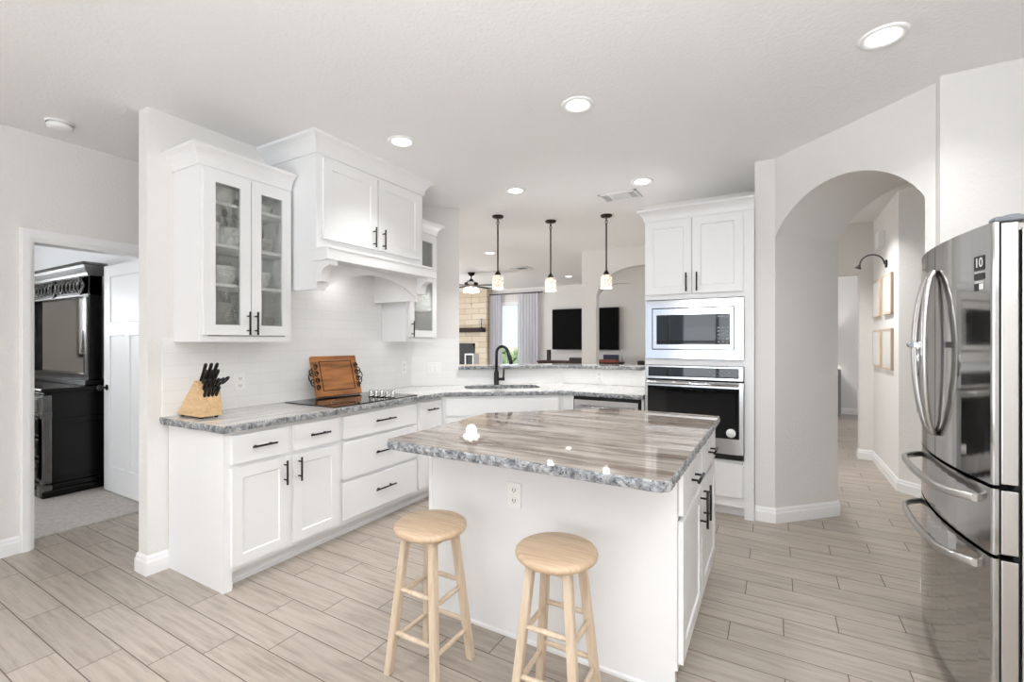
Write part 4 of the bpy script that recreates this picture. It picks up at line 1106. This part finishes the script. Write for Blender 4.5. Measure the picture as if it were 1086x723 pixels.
# television wall
u = thing('television', 'large black flat television mounted on the living room wall', 'television', (-4.80, 10.40, 1.16))
b = B(); bx(b, 0, 1.68, 0, .05, 0, .99, .006); bx(b, .5, 1.1, .04, .098, .3, .7); obj('case', b, 'slot', u)
b = B(); bx(b, .012, 1.668, -.002, .002, .015, .978); obj('screen', b, 'screen', u)
u = thing('media_console', 'low reddish brown media console under the television', 'console', (-4.95, 9.85, 0))
b = B(); bx(b, 0, 2.0, 0, .45, .86, .90, .005); bx(b, .03, 1.97, .02, .43, .78, .86); obj('top', b, 'redwood', u)
for x in (.04, 1.9):
    for y in (.04, .36):
        b = B(); bx(b, x, x + .06, y, y + .06, 0, .78); obj('leg', b, 'darkwood', u)
b = B(); bx(b, .05, 1.95, .04, .42, .25, .29); obj('shelf', b, 'redwood', u)
b = B(); bx(b, -.04, .04, -.04, .04, 0, .26, .005); o = obj('speaker', b, 'slot', None, (-4.70, 10.0, .901)); tag(o, 'slim black speaker standing at the left end of media console', 'speaker')
b = B(); bx(b, 0, .62, -.04, .04, 0, .085, .01); o = obj('soundbar', b, 'slot', None, (-4.15, 9.96, .901)); tag(o, 'long black soundbar lying on media console', 'soundbar')
b = B(); bx(b, -.16, .16, -.08, .08, 0, .16, .005); o = obj('storage_box', b, 'bluebox', None, (-3.22, 10.15, .901)); tag(o, 'dark blue box at the right end of media console', 'box')
b = B(); bx(b, -.24, .24, -.08, .08, 0, .055, .005); o = obj('game_case', b, 'redbox', None, (-3.22, 9.93, .901)); tag(o, 'flat red case in front of the dark blue box', 'box')
b = B(); lathe(b, [(0, 0), (.03, 0), (.034, .12), (.02, .22), (.026, .27), (.02, .27), (0, .02)], 16); o = obj('tall_vase', b, 'stoneware', None, (-2.98, 10.2, .901)); tag(o, 'tall thin grey vase on the right end of console', 'vase')
b = B(); bx(b, -.06, .06, -.06, .06, 0, .17, .006); bx(b, -.035, .035, -.062, -.06, .02, .15); o = obj('desk_speaker', b, 'slot', None, (-1.30, 4.86, 1.113)); tag(o, 'small dark speaker on the bar ledge by oven cabinet', 'speaker')
o.location = (-2.36, 9.4, .80)
u = thing('side_table', 'small side table carrying the dark speaker beyond the bar', 'table', (-2.36, 9.4, 0))
b = B(); lathe(b, [(0, .77), (.18, .77), (.185, .785), (.18, .799), (0, .799)], 24); obj('tabletop', b, 'darkwood', u)
b = B(); tube(b, [(0, 0, .0), (0, 0, .78)], .02, 10); lathe(b, [(0, 0), (.13, 0), (.12, .02), (0, .03)], 24); obj('pedestal', b, 'darkwood', u)

# ------------------------------------------------------------------ hallway beyond the arch
FR = 'framed pictures on the hall wall'
for i, (y0, z0, lab) in enumerate(((6.14, 1.63, 'upper framed picture nearer the sconce arm on the hall wall'), (5.60, 1.63, 'upper framed picture nearer the corner of the hall wall'), (6.14, 1.09, 'lower framed picture on the far side of the hall wall'), (5.60, 1.09, 'lower framed picture nearer the corner of the hall wall'))):
    u = thing('picture_frame', lab, 'picture', (.978, y0 + .40, z0), -R90, FR); w_, h_ = .40, .40
    b = B()
    for q in ((0, w_, 0, .022), (0, w_, h_ - .022, h_), (0, .022, .022, h_ - .022), (w_ - .022, w_, .022, h_ - .022)): bx(b, q[0], q[1], -.022, 0, q[2], q[3])
    obj('frame', b, 'stool_leg', u)
    b = B(); bx(b, .02, w_ - .02, -.0205, -.002, .02, h_ - .02); obj('print', b, 'porcelain', u)
u = thing('chime_box', 'small white door chime box high on the hall wall', 'chime', (.978, 6.1, 2.42), -R90)
b = B(); bx(b, -.10, .10, -.05, 0, -.08, .09, .006); obj('cover', b, 'white_plastic', u)
u = thing('gooseneck_sconce', 'black gooseneck picture light on the hall wall', 'lamp', (.978, 5.90, 2.15), -R90)
b = B(); lathe(b, [(0, 0), (.04, 0), (.04, .012), (0, .016)], 20, (0, 0, 0), Matrix.Rotation(PI / 2, 4, 'X')); obj('backplate', b, 'slot', u)
b = B(); pts = [(0, -.01, 0)] + [(-.0, -.10 + .10 * math.cos(PI * i / 12) - .02, .10 * math.sin(PI * i / 12)) for i in range(13)]; tube(b, pts, .007, 8); obj('arm', b, 'slot', u)
b = B(); tube(b, [(0, -.22, .0), (.0, -.235, -.03)], [.012, .03], 12); obj('shade', b, 'slot', u)
u = thing('grey_dresser', 'grey dresser standing in the room beyond the hall', 'dresser', (.35, 10.1, 0))
b = B(); bx(b, 0, .68, 0, .45, .06, .86, .01); [bx(b, x, x + .05, y, y + .05, 0, .06) for x in (.02, .61) for y in (.02, .38)]; obj('body', b, 'grey_cab', u)
for k in range(3): b = B(); bx(b, .03, .65, -.015, 0, .1 + k * .25, .33 + k * .25, .003); obj('drawer', b, 'grey_cab', u)
u = thing('table_lamp', 'lit table lamp on the grey dresser in the far room', 'lamp', (.75, 10.25, .861))
b = B(); lathe(b, [(0, 0), (.07, 0), (.07, .02), (.02, .04), (.045, .12), (.02, .22), (.01, .26), (.01, .34), (0, .34)], 20); obj('lamp_base', b, 'stoneware', u)
b = B(); lathe(b, [(.15, .32), (.10, .55), (.098, .55), (.148, .32)], 28); obj('lamp_shade', b, 'shade_fabric', u)
l = bpy.data.lights.new('table_lamp_glow', 'POINT'); l.energy = 14; l.color = LAMP; l.shadow_soft_size = .04
lo_ = bpy.data.objects.new('table_lamp_glow', l); COL.objects.link(lo_); lo_.location = (.75, 10.25, 1.32)
area('study_side_light', (2.85, 8.6, 1.5), (PI / 2, 0, PI / 2), 1.6, 1.4, 22, DAY)  # area light facing into the far room from a windowless wall

# ------------------------------------------------------------------ bedroom furniture
u = thing('bedroom_dresser', 'black lacquered dresser with carved drawer fronts standing on bedroom carpet', 'dresser', (-7.25, 1.43, .012))
DW_ = 1.80; DH = .945
b = B(); bx(b, .03, DW_ - .03, .03, .54, .10, DH - .05); bx(b, .01, DW_ - .01, .01, .55, .06, .11, .01); bx(b, -.01, DW_ + .01, -.01, .56, 0, .065, .012); bx(b, .02, DW_ - .02, .02, .545, .11, .14, .01)
obj('carcass', b, 'blackwood', u)
b = B(); bx(b, -.005, DW_ + .015, -.015, .56, DH - .035, DH, .01); bx(b, .01, DW_ - .0, .005, .55, DH - .06, DH - .034, .008); obj('top', b, 'blackwood', u)
b = B(); bx(b, DW_ - .031, DW_ - .022, .06, .50, .16, .62, .006); bx(b, DW_ - .031, DW_ - .016, .05, .52, .66, .675, .003); obj('side_panel', b, 'blackwood', u)
for x in (.0, DW_ - .075):
    b = B(); bx(b, x, x + .07, -.005, .06, .12, DH - .06, .012); bx(b, x - .008, x + .078, -.02, .06, .02, .11, .012); bx(b, x - .006, x + .076, -.014, .06, DH - .24, DH - .205, .008)
    for k in range(9): bx(b, x + .008 + (k % 3) * .02, x + .02 + (k % 3) * .02, -.009, .0, .16, DH - .26)
    obj('pilaster', b, 'silverleaf', u)
for r_, (z0, z1) in enumerate(((.73, .87), (.53, .70), (.34, .51), (.14, .32))):
    for c_ in range(3):
        x0 = .09 + c_ * .547; b = B(); bx(b, x0, x0 + .53, .0, .03, z0, z1, .008); bx(b, x0 + .03, x0 + .50, -.012, .01, z0 + .02, z1 - .02, .01)
        d = obj('drawer', b, 'silverleaf' if r_ == 0 else 'blackwood', u)
        b = B()
        for xx in (x0 + .13, x0 + .4): lathe(b, [(0, .012), (.024, .012), (.02, .02), (.008, .026), (.012, .036), (.009, .044), (0, .045)], 12, (xx, 0, (z0 + z1) / 2), Matrix.Rotation(PI / 2, 4, 'X'))
        obj('knob', b, 'bronze', d)
u = thing('dresser_mirror', 'tall black framed mirror with carved crest standing on bedroom dresser', 'mirror', (-7.17, 1.745, .958))
MW, MHt = 1.68, 1.13
b = B()
bx(b, 0, .13, 0, .10, .05, 1.06, .008); bx(b, MW - .13, MW, 0, .10, .05, 1.06, .008); bx(b, -.02, MW + .02, -.03, .12, 0, .05, .01); bx(b, .13, MW - .13, 0, .10, .05, .10)
bx(b, .0, MW, 0, .10, .84, 1.02, .004); bx(b, .13, MW - .13, .06, .10, .10, .84)
obj('frame', b, 'blackwood', u)
b = B(); sweep(b, [(0, .12), (0, 0), (MW, 0), (MW, .12)], [(0, 1.02), (.012, 1.02), (.02, 1.04), (.045, 1.085), (.05, 1.11), (.06, 1.115), (.06, 1.135), (0, 1.135)]); obj('cornice', b, 'silverleaf', u)
b = B()
for k in range(-7, 8):
    xc = MW / 2 + k * .095
    if abs(k) in (0,): continue
    for s in (-1, 1): tube(b, [(xc + s * .04 * math.cos(a) - .0, -.006, .93 + .05 * math.sin(a)) for a in [i * PI / 6 * s for i in range(7)]], .007, 6)
for k in (-4, 0, 4):
    xc = MW / 2 + k * .17; c = [(xc - .085, .93), (xc, .845), (xc + .085, .93), (xc, 1.015)]
    for i in range(4): tube(b, [(c[i][0], -.008, c[i][1]), (c[(i + 1) % 4][0], -.008, c[(i + 1) % 4][1])], .009, 6)
bx(b, .0, MW, -.006, .01, .835, .85); bx(b, 0, MW, -.006, .01, 1.01, 1.022)
obj('carved_crest', b, 'silverleaf', u)
b = B(); bx(b, .13, MW - .13, .050, .058, .10, .84); obj('mirror_glass', b, 'mirror', u)
for x in (.02, MW - .06):
    b = B(); bx(b, x, x + .04, -.012, .01, .10, .82, .006); obj('pilaster', b, 'silverleaf', u)
# window, nightstand and lamp on the near side of the bedroom, seen in the mirror
b = B()
for q in ((-7.4, -7.33, .8, 2.2), (-5.87, -5.8, .8, 2.2), (-7.4, -5.8, .8, .87), (-7.4, -5.8, 2.13, 2.2)): bx(b, q[0], q[1], -1.60, -1.47, q[2], q[3])
for k in range(28): bx(b, -7.33, -5.87, -1.46, -1.43, .90 + k * .044, .904 + k * .044)
struct('window_3', b, 'trim')
u = thing('bedside_lamp', 'bedside lamp with drum shade reflected in dresser mirror', 'lamp', (-8.3, .86, 0))
b = B(); lathe(b, [(0, .6), (.1, .6), (.1, .62), (.03, .65), (.06, .8), (.03, .95), (.015, 1.0), (.015, 1.2), (0, 1.2)], 20); obj('lamp_base', b, 'chrome', u)
b = B(); lathe(b, [(.17, 1.2), (.15, 1.52), (.148, 1.52), (.168, 1.2)], 28); obj('lamp_shade', b, 'shade_fabric', u)
b = B(); bx(b, -.25, .25, -.2, .2, .1, .6, .01); [bx(b, x, x + .05, y, y + .05, 0, .1) for x in (-.23, .18) for y in (-.18, .13)]; obj('nightstand', b, 'blackwood', u)

# ------------------------------------------------------------------ outside the living room window
b = B(); bx(b, -400, 300, 12.7, 900, -9.2, -9); struct('ground_outside', b, 'land')
tr0 = None
for i in range(14):
    y = 60 + i * 9.5; t_ = (-.60, -.545, -.575, -.52)[i % 4]; x = y * t_; s = random.uniform(.7, 1.0)
    if tr0 is None:
        tr0 = thing('oak_tree', 'green tree far down the slope outside the living room window', 'tree', (x, y, -9), 0, 'trees outside the living room window')
        b = B(); tube(b, [(0, 0, 0), (.1, 0, 2), (0, .1, 4)], [.35, .28, .2], 8); obj('trunk', b, 'bark', tr0)
        b = B(); rnd = random.Random(3)
        for k in range(16):
            c = Vector((rnd.uniform(-2, 2), rnd.uniform(-2, 2), rnd.uniform(3.6, 6.6))); t = bmesh.new(); bmesh.ops.create_icosphere(t, subdivisions=2, radius=rnd.uniform(.8, 1.4))
            for v in t.verts: v.co *= rnd.uniform(.85, 1.15)
            merge(b, t, Matrix.Translation(c))
        obj('crown', b, 'leaf', tr0); tr0.scale = (s, s, s)
    else:
        q = dup(tr0, (x, y, -9), random.uniform(0, 6)); q.scale = (s, s, s)
